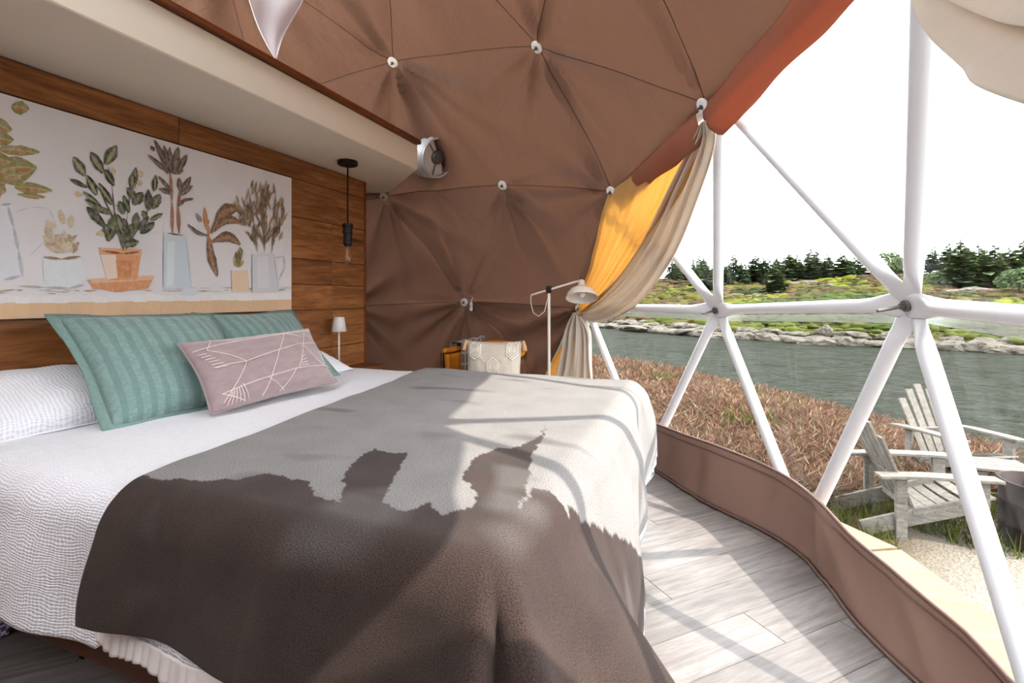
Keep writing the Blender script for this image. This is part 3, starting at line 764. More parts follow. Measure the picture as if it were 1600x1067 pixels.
bulb = MB().lathe([(.013, -.60), (.014, -.612), (.021, -.64), (.027, -.672), (.028, -.69), (.022, -.715), (.010, -.726), (.0, -.728)], 20, caps=False).build('bulb', M['bulb'], pd, smooth=True)
M['filament'] = plain('filament', L(232, 170, 90), .4, .5)
for k in range(6):
    a = k*PI/3; MB().tube([(.004*math.cos(a), .004*math.sin(a), -.615), (.012*math.cos(a), .012*math.sin(a), -.70), (.006*math.cos(a+.5), .006*math.sin(a+.5), -.64)], .0011, 4).build('filament', M['filament'], bulb)

# ------------------------------------------------------------------ painting: flat print of potted plants
cv = thing('painting', 'wide canvas print of potted plants on a shelf, hung above the pillows', 'painting', (-.385, .25, 1.57))
ZP0, ZP1, YP0, YP1, XP = 1.128, 2.018, -.36, 1.238, -.362
def canvas_mat():
    t = NT('canvas_ground'); co = t.coord()
    c = t.mix(t.noise(co, 5, 4), L(222, 218, 220), L(236, 233, 234))
    return t.end(t.bsdf(c, .7, t.bump(t.noise(co, 300, 2), .12, .001), 0, .2))
M['canvas'] = canvas_mat(); M['canvas_edge'] = plain('dark_canvas_edge', L(46, 32, 24), .6)
loc_(MB().box((-.399, YP0, ZP0), (XP-.002, YP1, ZP1)).build('stretcher_frame', M['canvas_edge'], cv), cv)
loc_(MB().box((XP-.002, YP0+.004, ZP0+.004), (XP, YP1-.004, ZP1-.004)).build('canvas', M['canvas'], cv), cv)
def print_mat():
    t = NT('printed_paint'); a = t.node('Attribute', attribute_name='tone'); co = t.coord()
    n = t.noise(t.coord(scale=(1, 1.6, 1)), 40, 4, .7); c = t.mix(t.math('MULTIPLY', t.ramp(n, [(.45, (0, 0, 0)), (.7, (1, 1, 1))]), .35), a.outputs[0], L(222, 214, 206))
    return t.end(t.bsdf(c, .65, t.bump(n, .15, .001), 0, .2))
M['print'] = print_mat()
pr = random.Random(17); pm = MB(); pm.c = []; layer = [0]
def blob(pts, col):
    layer[0] += 1; x = XP + .0004 + layer[0]*.0000035
    P = [at(u, v, 'X', XP) for u, v in pts]
    P = [Vector((x, min(max(p.y, YP0+.005), YP1-.005), min(max(p.z, ZP0+.005), ZP1-.005))) for p in P]
    c = sum(P, Vector())/len(P); pm.add([c]+P, [(0, i+1, (i+1) % len(P)+1) for i in range(len(P))]); pm.c += [col]*(len(P)+1)
def jit(c, a=.18):
    k = 1+pr.uniform(-a, a); return tuple(x*k for x in c)
def leaf(x0, y0, x1, y1, w, col, bend=.0, n=7):     # a brush-stroke leaf from base to tip
    dx, dy = x1-x0, y1-y0; l = math.hypot(dx, dy) or 1; nx, ny = -dy/l, dx/l; A, B = [], []
    for k in range(n+1):
        t = k/n; s = w*math.sin(PI*min(1, t*.92+.06))**.8*(1+pr.uniform(-.16, .16)); bx = bend*l*math.sin(PI*t)
        cx, cy = x0+dx*t+nx*bx, y0+dy*t+ny*bx; A.append((cx+nx*s, cy+ny*s)); B.append((cx-nx*s, cy-ny*s))
    for i in range(n): 
        blob([A[i], A[i+1], B[i+1], B[i]], jit(col, .10))
def two(x0, y0, x1, y1, w, c1, c2, bend=0): leaf(x0, y0, x1, y1, w, c1, bend); leaf(x0+1, y0, x1-1, y1+2, w*.38, c2, bend)
def quad(pts, col): blob(pts, col)
def stroke(pts, w, col):
    for (a, b), (c, d) in zip(pts, pts[1:]): leaf(a, b, c, d, w, col, 0, 3)
Zp = lambda x, y: (x/3.3333, 200+y/3.3333)
# shelf
for i in range(30):
    x = -160+i*20.5; y0 = 474-.0135*(x if x > 0 else 0)+pr.uniform(-1, 1); y1 = 500-.031*x
    quad([(x, y0), (x+20.5, y0-.27), (x+20.5, y1-.6+1), (x, y1+1)], jit(L(226, 188, 148), .05))
    quad([(x, y0), (x+20.5, y0-.3), (x+20.5, y0-9-pr.uniform(0, 4)), (x, y0-9-pr.uniform(0, 4))], jit(L(238, 234, 232), .03))
for i in range(46):
    x = pr.uniform(-20, 440); y = 455-.012*x+pr.uniform(-3, 4); leaf(x, y, x+pr.uniform(8, 30), y+pr.uniform(-2, 2), pr.uniform(.6, 1.6), pr.choice([L(200, 180, 160), L(196, 200, 204), L(206, 170, 140), L(170, 165, 160)]))
# pale jug and olive tree at the wall's near end
quad([Zp(-60, 400), Zp(60, 395), Zp(120, 780), Zp(-90, 790)], L(226, 228, 234))
stroke([Zp(40, 410), Zp(70, 520), Zp(95, 640), Zp(118, 780)], 3.2, L(190, 192, 198)); stroke([Zp(75, 440), Zp(160, 410), Zp(250, 420), Zp(285, 480), Zp(230, 590), Zp(150, 670)], .8, L(200, 200, 206))
stroke([Zp(5, 400), Zp(60, 395)], 2, L(170, 172, 178)); stroke([Zp(20, 790), Zp(110, 770)], 3, L(184, 188, 196))
OL, OL2, OR_ = L(150, 140, 86), L(176, 166, 118), L(180, 128, 84)
for x0, y0, x1, y1, w in [(-20, 110, 205, 125, 8), (-40, 240, 190, 205, 20), (75, 305, 270, 325, 9), (-60, 60, 70, 60, 11), (60, -110, 150, -100, 11), (-60, -20, 60, 10, 12), (-60, 300, 30, 330, 12), (90, 345, 235, 360, 4), (-100, 180, 60, 170, 16), (10, 260, 120, 240, 10)]:
    two(*Zp(x0, y0), *Zp(x1, y1), w, OL, OL2); leaf(*Zp(x0+20, y0+8), *Zp(x1-30, y1+10), w*.3, OR_)
stroke([Zp(30, 270), Zp(5, 330), Zp(-20, 400)], 2, L(190, 132, 92))
# small pale bush in white bowl
for i in range(46):
    a = pr.uniform(-1.2, 1.2); l = pr.uniform(40, 150); x0 = 325+pr.uniform(-70, 70); y0 = 655-pr.uniform(0, 60); x1 = x0+math.sin(a)*l*.6; y1 = y0-math.cos(a)*l*.7
    leaf(*Zp(x0, y0), *Zp(x1, y1), pr.uniform(2, 3.6), pr.choice([L(206, 186, 156), L(196, 172, 140), L(214, 200, 176), L(176, 150, 116)]))
for p in [(260, 530, 245, 480), (285, 520, 262, 490), (330, 500, 310, 425), (365, 520, 372, 455)]: leaf(*Zp(*p[:2]), *Zp(*p[2:]), 4.5, L(214, 196, 164))
stroke([Zp(225, 672), Zp(320, 682), Zp(420, 668)], 2.2, L(160, 128, 100))
quad([Zp(222, 690), Zp(425, 688), Zp(440, 790), Zp(380, 832), Zp(270, 832), Zp(225, 790)], L(226, 232, 236)); stroke([Zp(95, 822), Zp(230, 830), Zp(360, 834), Zp(440, 815)], 2, L(190, 182, 176))
# terracotta pot with the big dark green plant
quad([Zp(450, 790), Zp(800, 775), Zp(770, 835), Zp(600, 855), Zp(480, 830)], L(218, 150, 104)); quad([Zp(470, 785), Zp(800, 765), Zp(790, 790), Zp(480, 808)], L(232, 184, 146))
quad([Zp(515, 640), Zp(735, 640), Zp(712, 790), Zp(560, 795)], L(222, 158, 112)); quad([Zp(515, 640), Zp(600, 660), Zp(610, 780), Zp(555, 790)], L(236, 214, 196)); quad([Zp(600, 690), Zp(690, 690), Zp(680, 780), Zp(610, 780)], L(214, 138, 88))
quad([Zp(510, 622), Zp(735, 632), Zp(735, 662), Zp(520, 660)], L(226, 166, 124)); stroke([Zp(530, 640), Zp(640, 655), Zp(725, 645)], 2, L(150, 88, 60))
G1, G2, G3 = L(58, 62, 48), L(112, 120, 82), L(84, 88, 66)
stroke([Zp(640, 640), Zp(600, 500), Zp(520, 330), Zp(460, 250)], 1.6, L(92, 84, 64)); stroke([Zp(640, 640), Zp(660, 450), Zp(690, 250)], 1.4, L(120, 84, 64)); stroke([Zp(650, 640), Zp(740, 480), Zp(810, 350)], 1.4, L(92, 84, 64)); stroke([Zp(600, 500), Zp(580, 300), Zp(560, 200)], 1.2, L(92, 84, 64))
for x0, y0, x1, y1, w in [(440, 250, 380, 150, 8), (535, 235, 470, 125, 8), (545, 190, 605, 92, 9), (450, 310, 362, 265, 4), (500, 350, 450, 245, 6.5), (590, 300, 545, 215, 5.5), (580, 400, 512, 285, 5.5), (530, 420, 430, 330, 5), (560, 450, 440, 370, 5), (545, 515, 450, 410, 7.5), (575, 440, 480, 400, 4),
        (560, 590, 600, 445, 9), (640, 560, 610, 450, 7), (690, 320, 705, 205, 5.5), (680, 310, 690, 240, 6), (640, 450, 620, 380, 6), (670, 440, 640, 350, 5), (690, 400, 740, 335, 9), (700, 370, 660, 310, 6), (640, 600, 690, 500, 10), (700, 530, 710, 440, 6.5), (760, 470, 740, 430, 5), (770, 430, 770, 320, 6), (800, 330, 808, 245, 4.5),
        (790, 420, 830, 345, 8), (780, 480, 845, 445, 4), (730, 550, 800, 490, 6), (720, 530, 770, 460, 5), (640, 610, 720, 590, 7), (560, 560, 545, 500, 7), (660, 560, 640, 470, 6)]:
    two(*Zp(x0, y0), *Zp(x1, y1), w, pr.choice([G1, G1, G3]), pr.choice([G2, G3, L(150, 152, 112)]))
for p in [(730, 300, 715, 270), (720, 250, 735, 225), (590, 240, 580, 205), (420, 350, 385, 340), (540, 550, 500, 550)]: leaf(*Zp(*p[:2]), *Zp(*p[2:]), 4, L(214, 190, 150))
# brown tall plant in pale blue bottle
quad([Zp(850, 570), Zp(965, 565), Zp(992, 835), Zp(850, 838)], L(206, 218, 228)); quad([Zp(870, 590), Zp(905, 590), Zp(900, 820), Zp(862, 825)], L(224, 232, 238)); quad([Zp(845, 542), Zp(965, 550), Zp(965, 572), Zp(850, 572)], L(216, 220, 224))
stroke([Zp(965, 570), Zp(992, 835)], .8, L(176, 190, 204)); stroke([Zp(850, 570), Zp(848, 838)], .7, L(176, 190, 204)); quad([Zp(950, 840), Zp(1040, 835), Zp(1000, 875), Zp(930, 870)], L(218, 224, 230))
stroke([Zp(895, 550), Zp(893, 380), Zp(885, 230)], 2.6, L(172, 116, 84)); stroke([Zp(930, 550), Zp(925, 400), Zp(935, 330)], 2.6, L(160, 100, 70)); stroke([Zp(870, 548), Zp(950, 560)], 1.6, L(120, 100, 90))
B1 = L(92, 76, 68); B2 = L(130, 112, 98)
for x0, y0, x1, y1, w in [(885, 235, 800, 60, 4.5), (890, 235, 850, 90, 4), (885, 230, 880, 100, 4), (900, 240, 925, 100, 6.5), (870, 230, 768, 138, 3.5), (915, 240, 970, 140, 5), (905, 240, 950, 222, 3), (890, 330, 822, 250, 3), (885, 340, 825, 315, 4), (935, 330, 930, 260, 4), (940, 340, 990, 255, 4.5), (930, 350, 1000, 300, 4.5), (935, 380, 1005, 368, 2.6), (920, 410, 960, 375, 3), (870, 240, 842, 160, 3.5), (800, 120, 780, 95, 3)]:
    two(*Zp(x0, y0), *Zp(x1, y1), w, B1, B2)
# drooping brown leaves
C1, C2 = L(120, 88, 66), L(160, 120, 88)
two(*Zp(1085, 570), *Zp(1130, 770), 6.5, C1, C2, .05); two(*Zp(1095, 550), *Zp(1160, 420), 4, C1, C2); two(*Zp(1120, 480), *Zp(1250, 415), 10, C1, C2, -.15); two(*Zp(1110, 540), *Zp(1275, 505), 6.5, C1, C2, -.28); two(*Zp(1105, 590), *Zp(1250, 605), 8, C1, C2, -.22)
two(*Zp(1075, 560), *Zp(975, 500), 3, L(92, 80, 76), B2, -.1); leaf(*Zp(1072, 530), *Zp(1062, 410), 3.2, L(200, 138, 92)); leaf(*Zp(1045, 490), *Zp(1020, 445), 3.5, L(150, 140, 134)); stroke([Zp(1080, 600), Zp(1085, 500), Zp(1075, 470)], 1.5, L(186, 120, 80))
# little yellow plant
quad([Zp(1200, 745), Zp(1285, 740), Zp(1295, 850), Zp(1205, 852)], L(232, 204, 174))
for i in range(12): x = pr.uniform(1205, 1270); leaf(*Zp(1238, 725), *Zp(x, pr.uniform(615, 700)), 3, pr.choice([L(176, 156, 82), L(206, 190, 140), L(120, 106, 60)]))
# grasses in glass jug
quad([Zp(1312, 655), Zp(1420, 650), Zp(1448, 850), Zp(1310, 855)], L(212, 212, 218)); quad([Zp(1335, 670), Zp(1390, 668), Zp(1400, 830), Zp(1335, 835)], L(222, 222, 226)); stroke([Zp(1425, 675), Zp(1475, 670), Zp(1482, 720), Zp(1450, 790)], 1.2, L(196, 196, 202)); stroke([Zp(1310, 655), Zp(1310, 855)], .7, L(176, 176, 184)); stroke([Zp(1420, 650), Zp(1448, 850)], .7, L(176, 176, 184))
for i in range(120):
    s = pr.choice([0, 1, 1, 2]); bx = 1335+s*38+pr.uniform(-8, 8); a = (-.30, .02, .30)[s] + pr.gauss(0, .12); y = 640-pr.uniform(30, 250 if s != 1 else 330); x0 = bx+math.tan(a)*(640-y); l = pr.uniform(40, 90); a2 = a+pr.gauss(0, .35)
    x1, y1 = x0+math.sin(a2)*l, y-math.cos(a2)*l
    if x1 > 1495 or y1 < 215+max(0, (x1-1300)*.28): continue
    leaf(*Zp(x0, y), *Zp(x1, y1), 1.3, pr.choice([L(120, 98, 74), L(168, 142, 108), L(84, 74, 66), L(150, 110, 76)]))
for s in range(3): stroke([Zp(1335+s*38, 645), Zp(1315+s*55, 480), Zp(1290+s*70, 330)], 1.2, L(110, 86, 66))
po = loc_(pm.build('printed_plants', M['print'], cv), cv)

# ------------------------------------------------------------------ pennant cloth above the loft edge
pe = thing('pennant', 'white triangular pennant cloth hanging point down above the loft edge', 'pennant', (.17, .62, 2.42))
M['pennant'] = fabric_dyed('pennant_cloth', L(230, 224, 230), L(235, 226, 230), .15, streak=.04, bump=.4)
def pen(u, v):
    tip = Vector((.16, .615, 2.425)); a = Vector((.14, .36, 2.80)); b = Vector((.18, .80, 2.88)); p = (a*(1-u)+b*u)
    q = tip*v + p*(1-v); q.x += .018*math.sin(u*9+v*3)*(1-v) + .012*math.sin(v*7); return q
pw = loc_(MB().grid(pen, 24, 24).build('cloth', M['pennant'], pe, smooth=True, solid=.002), pe)
loc_(MB().tube([(.08, .0, 3.36), (.14, .36, 2.80), (.18, .80, 2.88), (.15, .86, 3.34)], .003, 5).build('string', M['thread'], pe), pe)
loc_(MB().tube([pen(0, k/12)+Vector((.002, 0, 0)) for k in range(13)]+[pen(1, 1-k/12)+Vector((.002, 0, 0)) for k in range(13)], .0035, 5).build('border', M['pennant'], pe, smooth=True), pe)

# ------------------------------------------------------------------ vent fan in the liner
vd = Vector((.93, -.27, -.30)).normalized()
vf = thing('vent_fan', 'silver ribbed vent duct with small fan poking through the dome liner', 'vent', (-.015, 2.30, 2.425))
vf.rotation_mode = 'QUATERNION'; vf.rotation_quaternion = vd.to_track_quat('Z', 'Y')
prof = []
for k in range(49):
    t_ = k/48; prof.append((.125+.012*math.sin(t_*PI)+.005*math.sin(t_*2*PI*6), -.04+.20*t_))
MB().lathe(prof, 40, caps=False).build('duct', M['chrome'], vf, smooth=True, solid=.002)
nin = Vector((.0, .78, .62)); cm = MB(); loc_n = vf.rotation_quaternion.inverted() @ nin
Q_ = loc_n.to_track_quat('Z', 'Y').to_matrix().to_4x4()
MB().lathe([(.150, -.03), (.158, .03), (.165, .14)], 36, Matrix.Translation((0, 0, .03)) @ Q_, caps=False).build('fabric_collar', M['liner'], vf, smooth=True, solid=.004)
MB().lathe([(.120, .158), (.130, .160), (.130, .166), (.118, .166)], 40, caps=False).build('rim', M['chrome'], vf)
MB().lathe([(.0, .142), (.119, .142)], 36, caps=False).build('back_plate', M['white_plastic'], vf)
vf.scale = (1.25, 1.25, 1.25)
fan = MB().lathe([(.0, .166), (.038, .166), (.044, .158), (.044, .13), (.0, .13)], 20, caps=False).build('motor', M['dark_grey'], vf)
for k in range(3):
    a = k*2*PI/3+.4; MB().tube([(.03*math.cos(a), .03*math.sin(a), .155), (.122*math.cos(a), .122*math.sin(a), .158)], .005, 5).build('spoke', M['dark_grey'], vf)

# pull switch on the liner
sw = thing('cord_switch', 'small white inline cord switch hanging beside a hub disc', 'switch', (.19, 2.82, 1.14))
MB().box((-.013, -.010, -.045), (.013, .010, .035)).build('body', M['white_plastic'], sw, bevel=.005)
MB().box((-.006, -.014, -.015), (.006, -.009, .010)).build('button', M['panel_grey'], sw, bevel=.002)
MB().tube([(0, 0, .03), (.004, .002, .055), (.012, .012, .075), (-.02, .05, .09), (-.06, .085, .085)], .003, 6).build('cord', M['white_plastic'], sw, smooth=True)

# ------------------------------------------------------------------ armchair, throw, cushion, floor lamp
ac = thing('armchair', 'mustard tub armchair with dark outer shell beyond the bed', 'armchair', (.60, 2.19, 0), math.radians(-8)); ac.scale = (.9, .9, .98)
def shell(r0, z0, z1, thick, a0=-.35, a1=PI+.35):
    def fn(u, v):
        a = a0+(a1-a0)*u; top = z1-(.055*abs(math.cos(a))**2); z = z0+(top-z0)*v; r = r0*(1+.10*v); return Vector((r*math.cos(a)*1.06, r*math.sin(a)*.95, z))
    return fn
MB().grid(shell(.325, .16, .845, .03), 48, 10).build('shell', M['brown_wood'], ac, smooth=True, solid=.022)
MB().grid(shell(.285, .36, .835, .03), 48, 10).build('backrest', M['mustard'], ac, smooth=True, solid=.045)
MB().tube([shell(.305, .16, .862, .03)(k/48, 1.0) for k in range(49)], .022, 8).build('top_roll', M['mustard'], ac, smooth=True)
MB().lathe([(.0, .20), (.27, .20), (.285, .22), (.285, .40), (.26, .435), (.0, .44)], 36, caps=False).build('seat', M['mustard'], ac, smooth=True)
for sx_ in (-1, 1):
    for sy_ in (-1, 1):
        MB().tube([(sx_*.20, sy_*.18, .20), (sx_*.23, sy_*.21, 0.0)], [.020, .012], 10).build('leg', M['brown_wood'], ac, smooth=True)
# plaid throw over the chair's back corner
def plaid():
    t = NT('plaid_cloth'); uv = t.coord('UV')
    a = t.node('TexWave', bands_direction='X', inp={'Vector': uv, 'Scale': 3.2}); b = t.node('TexWave', bands_direction='Y', inp={'Vector': uv, 'Scale': 3.2})
    ra = t.ramp(a.outputs[1], [(.86, (0, 0, 0)), (.97, (.6, .6, .6))]); rb = t.ramp(b.outputs[1], [(.86, (0, 0, 0)), (.97, (.6, .6, .6))])
    c = t.mix(t.math('MAXIMUM', ra, rb), L(104, 92, 86), L(170, 158, 150))
    return t.end(t.bsdf(c, .85, t.bump(t.noise(uv, 90, 2), .3, .003), 0, .1, .3))
M['plaid'] = plaid()
def pl(u, v):
    a = 2.05+.85*u; s = (v-.42)*.52
    r = .335+.012*math.sin(u*14); top = .912-.055*abs(math.cos(a))**2
    if s < -.03: rr_ = r+.055; z = top+s+.03
    elif s > .03: rr_ = r-.085; z = top-(s-.03)
    else: rr_ = r-.015-.07*s/.03; z = top+.012*math.cos(s/.03*PI/2)
    return Vector((rr_*math.cos(a)*1.06, rr_*math.sin(a)*.95, z+.006*math.sin(u*20)))
pt = MB().grid(pl, 30, 40, uvfn=lambda u, v: (u*.4, v*.55)).build('plaid_throw', M['plaid'], smooth=True, solid=.010)
pt.location = (.60, 2.19, 0); pt.rotation_euler = (0, 0, math.radians(-8)); pt.scale = (.9, .9, .98)
tag(pt, 'folded grey-brown plaid throw draped over the armchair back', 'blanket')
M['cushion'] = plain('oatmeal_cotton', L(198, 186, 172), .85, var=.05, scale=40, bump=.3, bscale=260)
cu = pillow('tassel_cushion', .40, .40, .14, (.775, 2.0, .70), (.965, .26, .0), (-.06, .22, .95), M['cushion'], 'oatmeal cushion with raised hexagon cords and corner tassels on the armchair', 'cushion', 0, None, 30, seed=4)
def cpt(x, y):
    a, b = x/.2, y/.2; a_, b_ = math.copysign(abs(a)**(1/.9), a), math.copysign(abs(b)**(1/.9), b)
    th = (max(0, 1-abs(a_)**2.4)*max(0, 1-abs(b_)**2.4))**.55*.07*(1+.10*mnoise.noise(Vector((a_*1.6+4, b_*1.6, 4))))
    return Vector((x, y, th+.004))
mb = MB()
for (hx, hy) in ((0, 0), (-.135, .13), (.135, .13), (-.135, -.13), (.135, -.13)):
    for s in (.62, .44, .28, .13):
        P = []
        for (x, y) in ((0, 1), (.62, .5), (.62, -.5), (0, -1), (-.62, -.5), (-.62, .5), (0, 1)):
            P.append((hx+x*.10*s*1.0, hy+y*.115*s))
        Q = []
        for p, q in zip(P, P[1:]): Q += [(p[0]+(q[0]-p[0])*k/5, p[1]+(q[1]-p[1])*k/5) for k in range(5)]
        Q.append(P[-1]); Q = [q for q in Q if abs(q[0]) < .188 and abs(q[1]) < .188]
        if len(Q) > 3: mb.tube([cpt(*q) for q in Q], .0046, 5)
for sgn in (-1, 1):
    for y0 in (-.06, .06): mb.tube([cpt(sgn*(.06+.004*k), y0*sgn+(k-6)*.004) for k in range(13)], .003, 4)
M['cord'] = plain('cord', L(236, 228, 216), .85)
mb.build('hexagon_cords', M['cord'], cu, smooth=True)
M['tassel'] = plain('tassel_tan', L(206, 160, 118), .85, var=.1, scale=90, bump=.3)
for sx_, sy_ in ((-1, 1), (1, 1), (-1, -1), (1, -1)):
    MB().tube([(sx_*.195, sy_*.195, 0), (sx_*.212, sy_*.20, .004), (sx_*.222, sy_*.195-.03, .006), (sx_*.226, sy_*.195-.065, .008)], [.006, .012, .014, .017], 8).build('tassel', M['tassel'], cu, smooth=True)

fl = thing('floor_lamp', 'white floor lamp with balancing arm and metal dome shade beside the armchair', 'lamp', (1.13, 2.21, 0))
M['lamp_white'] = plain('lamp_enamel', L(214, 204, 196), .35, var=.02)
MB().lathe([(.0, 0), (.13, 0), (.132, .006), (.128, .016), (.03, .020), (.012, .03), (.0, .03)], 32, caps=False).build('base', M['lamp_white'], fl)
MB().lathe([(.011, .02), (.011, 1.24), (.008, 1.25)], 12).build('pole', M['lamp_white'], fl, smooth=True)
ar0, ar1 = Vector((-.125, -.05, 1.235)), Vector((.215, .085, 1.345))
MB().tube([ar0, ar1], .008, 8).build('arm', M['lamp_white'], fl, smooth=True)
cl = MB().box((-.018, -.016, -.022), (.018, .016, .030), Matrix.Translation((0, 0, 1.275))).build('clamp', M['black_metal'], fl, bevel=.004)
MB().lathe([(.014, 0), (.016, .01), (.010, .016)], 10, Matrix.Translation((0, -.02, 1.275)) @ Matrix.Rotation(PI/2, 4, 'X')).build('knob', M['black_metal'], cl)
S = Matrix.Translation((.225, .088, 1.335)) @ Matrix.Rotation(math.radians(-22), 4, Vector((1, .3, 0)))
sh = MB().lathe([(.0, .012), (.020, .010), (.024, -.005), (.027, -.035), (.050, -.048), (.082, -.066), (.104, -.092), (.113, -.122), (.117, -.130)], 36, S, caps=False).build('lamp_shade', M['lamp_white'], fl, smooth=True, solid=.002)
MB().lathe([(.005, .010), (.006, .022), (.010, .026), (.006, .034), (.002, .055), (.0, .058)], 12, S, caps=False).build('finial', M['steel'], fl)
MB().lathe([(.012, -.04), (.014, -.06), (.026, -.085), (.028, -.10), (.018, -.118), (.0, -.124)], 16, S, caps=False).build('bulb', M['white_plastic'], sh, smooth=True)
MB().tube([ar0, ar0+Vector((.0, 0, -.06)), ar0+Vector((.02, 0, -.13)), ar0+Vector((.06, 0, -.155)), ar0+Vector((.10, .02, -.12)), Vector((-.005, 0, 1.23))], .0028, 5).build('cord', M['lamp_white'], fl, smooth=True)

# ------------------------------------------------------------------ curtains
def crv(pts, n):
    pts = [Vector(p) for p in pts]; out_ = []
    for k in range(n+1):
        x = k/n*(len(pts)-1); i = min(int(x), len(pts)-2); t = x-i
        p0, p1, p2, p3 = pts[max(i-1, 0)], pts[i], pts[i+1], pts[min(i+2, len(pts)-1)]
        out_.append(.5*((2*p1)+(p2-p0)*t+(2*p0-5*p1+4*p2-p3)*t*t+(3*p1-p0-3*p2+p3)*t**3))
    return out_
def ribbon(A, B, nf, amp, n=60, m=90, ph=0.0, center=Vector((0, 0, ZC)), taper=1.0, rad=None):
    A, B = crv(A, n), crv(B, n)
    def fn(u, v):
        i = min(int(v*n), n-1); t = v*n-i; a = A[i]*(1-t)+A[i+1]*t; b = B[i]*(1-t)+B[i+1]*t
        p = a*(1-u)+b*u; nr = (p-center).normalized()
        if rad: p = center+nr*((a-center).length*(1-u)+(rad+.036*(1-smooth(.2, .5, v)))*u)
        w = math.sin(u*nf*2*PI+ph+.9*math.sin(v*3+ph)+1.2*math.sin(u*7))+.22*math.sin(u*nf*4.3*PI+v*2)
        k = amp*(.35+.65*math.sin(PI*min(1, .15+v*.85))) if taper else amp
        return p - nr*(k*w)
    return MB().grid(fn, m, n)
cl_ = thing('curtain', 'beige curtain swept aside and tied at a hub beside the floor lamp', 'curtain', (1.27, 2.58, 0))
tie = Vector((1.262, 2.600, 1.075))
swR = [(2.212, 1.262, 2.07), (2.231, 1.333, 1.972), (2.165, 1.588, 1.793), (2.013, 1.948, 1.478), (1.783, 2.252, 1.195), (1.576, 2.43, 1.063), (1.40, 2.54, 1.02), (1.285, 2.59, 1.055)]
swL = [(2.195, 1.27, 2.07), (2.14, 1.45, 2.005), (2.02, 1.72, 1.85), (1.86, 2.03, 1.62), (1.68, 2.27, 1.41), (1.51, 2.42, 1.265), (1.36, 2.54, 1.16), (1.265, 2.60, 1.10)]
loc_(ribbon(swL, swR, 3.6, .027, ph=.5).build('gathered_folds', M['curtain'], cl_, smooth=True, solid=.003), cl_)
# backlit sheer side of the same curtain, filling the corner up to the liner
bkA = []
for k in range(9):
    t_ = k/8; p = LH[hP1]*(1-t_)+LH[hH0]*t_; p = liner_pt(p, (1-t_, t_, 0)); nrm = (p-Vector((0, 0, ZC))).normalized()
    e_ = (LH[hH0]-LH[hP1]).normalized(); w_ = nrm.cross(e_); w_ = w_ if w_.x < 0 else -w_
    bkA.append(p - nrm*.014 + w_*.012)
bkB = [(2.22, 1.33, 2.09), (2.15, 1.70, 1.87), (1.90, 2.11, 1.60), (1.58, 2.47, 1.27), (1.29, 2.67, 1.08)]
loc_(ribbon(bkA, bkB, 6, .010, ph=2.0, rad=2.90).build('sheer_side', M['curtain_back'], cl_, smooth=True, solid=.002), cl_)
tlA = [(1.232, 2.60, 1.10), (1.165, 2.60, .95), (1.12, 2.615, .70), (1.05, 2.60, .40), (1.02, 2.60, .12)]
tlB = [(1.295, 2.575, 1.07), (1.375, 2.535, .94), (1.395, 2.50, .70), (1.42, 2.48, .40), (1.43, 2.46, .12)]
loc_(ribbon(tlA, tlB, 4, .028, ph=1.0, taper=0).build('tail', M['curtain'], cl_, smooth=True, solid=.003), cl_)
tsA = [(1.18, 2.66, .95), (1.06, 2.68, .75), (.96, 2.70, .55), (.88, 2.71, .12)]
tsB = [(1.24, 2.66, .95), (1.20, 2.67, .75), (1.16, 2.68, .55), (1.14, 2.66, .12)]
loc_(ribbon(tsA, tsB, 2, .012, taper=0).build('sheer_tail', M['curtain_back'], cl_, smooth=True, solid=.002), cl_)
loc_(MB().tube([tie+Vector((.040*math.cos(a), -.022*math.cos(a)-.028*math.sin(a), .018*math.sin(a)+.012*math.cos(a))) for a in [2*PI*k/20 for k in range(21)]], .008, 8).build('tie_band', M['curtain'], cl_, smooth=True), cl_)
loc_(MB().tube([tie+Vector((0, 0, .02)), tie+Vector((.005, .0, .06)), LH[hH0]+Vector((0, -.02, .0))], .006, 6).build('tie_cord', M['curtain'], cl_), cl_)

cr = thing('curtain', 'beige curtain hanging from the top corner of the window nearest the camera', 'curtain', (2.4, -1.1, 0))
rcB = [(2.60, .12, 2.06), (2.615, .04, 1.90), (2.58, -.10, 1.78), (2.525, -.32, 1.625), (2.498, -.487, 1.508), (2.41, -.76, 1.379), (2.37, -1.1, 1.22), (2.37, -1.40, 1.12)]
rcA = [(2.60, .09, 2.10), (2.63, -.05, 2.02), (2.63, -.25, 1.95), (2.60, -.48, 1.86), (2.56, -.72, 1.74), (2.50, -1.0, 1.55), (2.43, -1.25, 1.30), (2.38, -1.42, 1.14)]
loc_(ribbon(rcA, rcB, 4, .025, ph=.3).build('gathered_folds', M['curtain'], cr, smooth=True, solid=.003), cr)
rtA = [(2.38, -1.38, 1.13), (2.40, -1.42, .8), (2.42, -1.42, .12)]; rtB = [(2.33, -1.48, 1.12), (2.28, -1.58, .8), (2.25, -1.64, .12)]
loc_(ribbon(rtA, rtB, 3, .025, taper=0).build('tail', M['curtain'], cr, smooth=True, solid=.003), cr)
ruA = [(2.62, .08, 2.13), (2.62, -.4, 2.04), (2.52, -.88, 1.97), (2.47, -1.2, 1.6), (2.38, -1.43, 1.14)]; ruB = [(2.62, .06, 2.06), (2.63, -.3, 1.93), (2.57, -.72, 1.74), (2.47, -1.12, 1.42), (2.38, -1.42, 1.13)]
loc_(ribbon(ruA, ruB, 3, .015).build('upper_folds', M['curtain'], cr, smooth=True, solid=.003), cr)
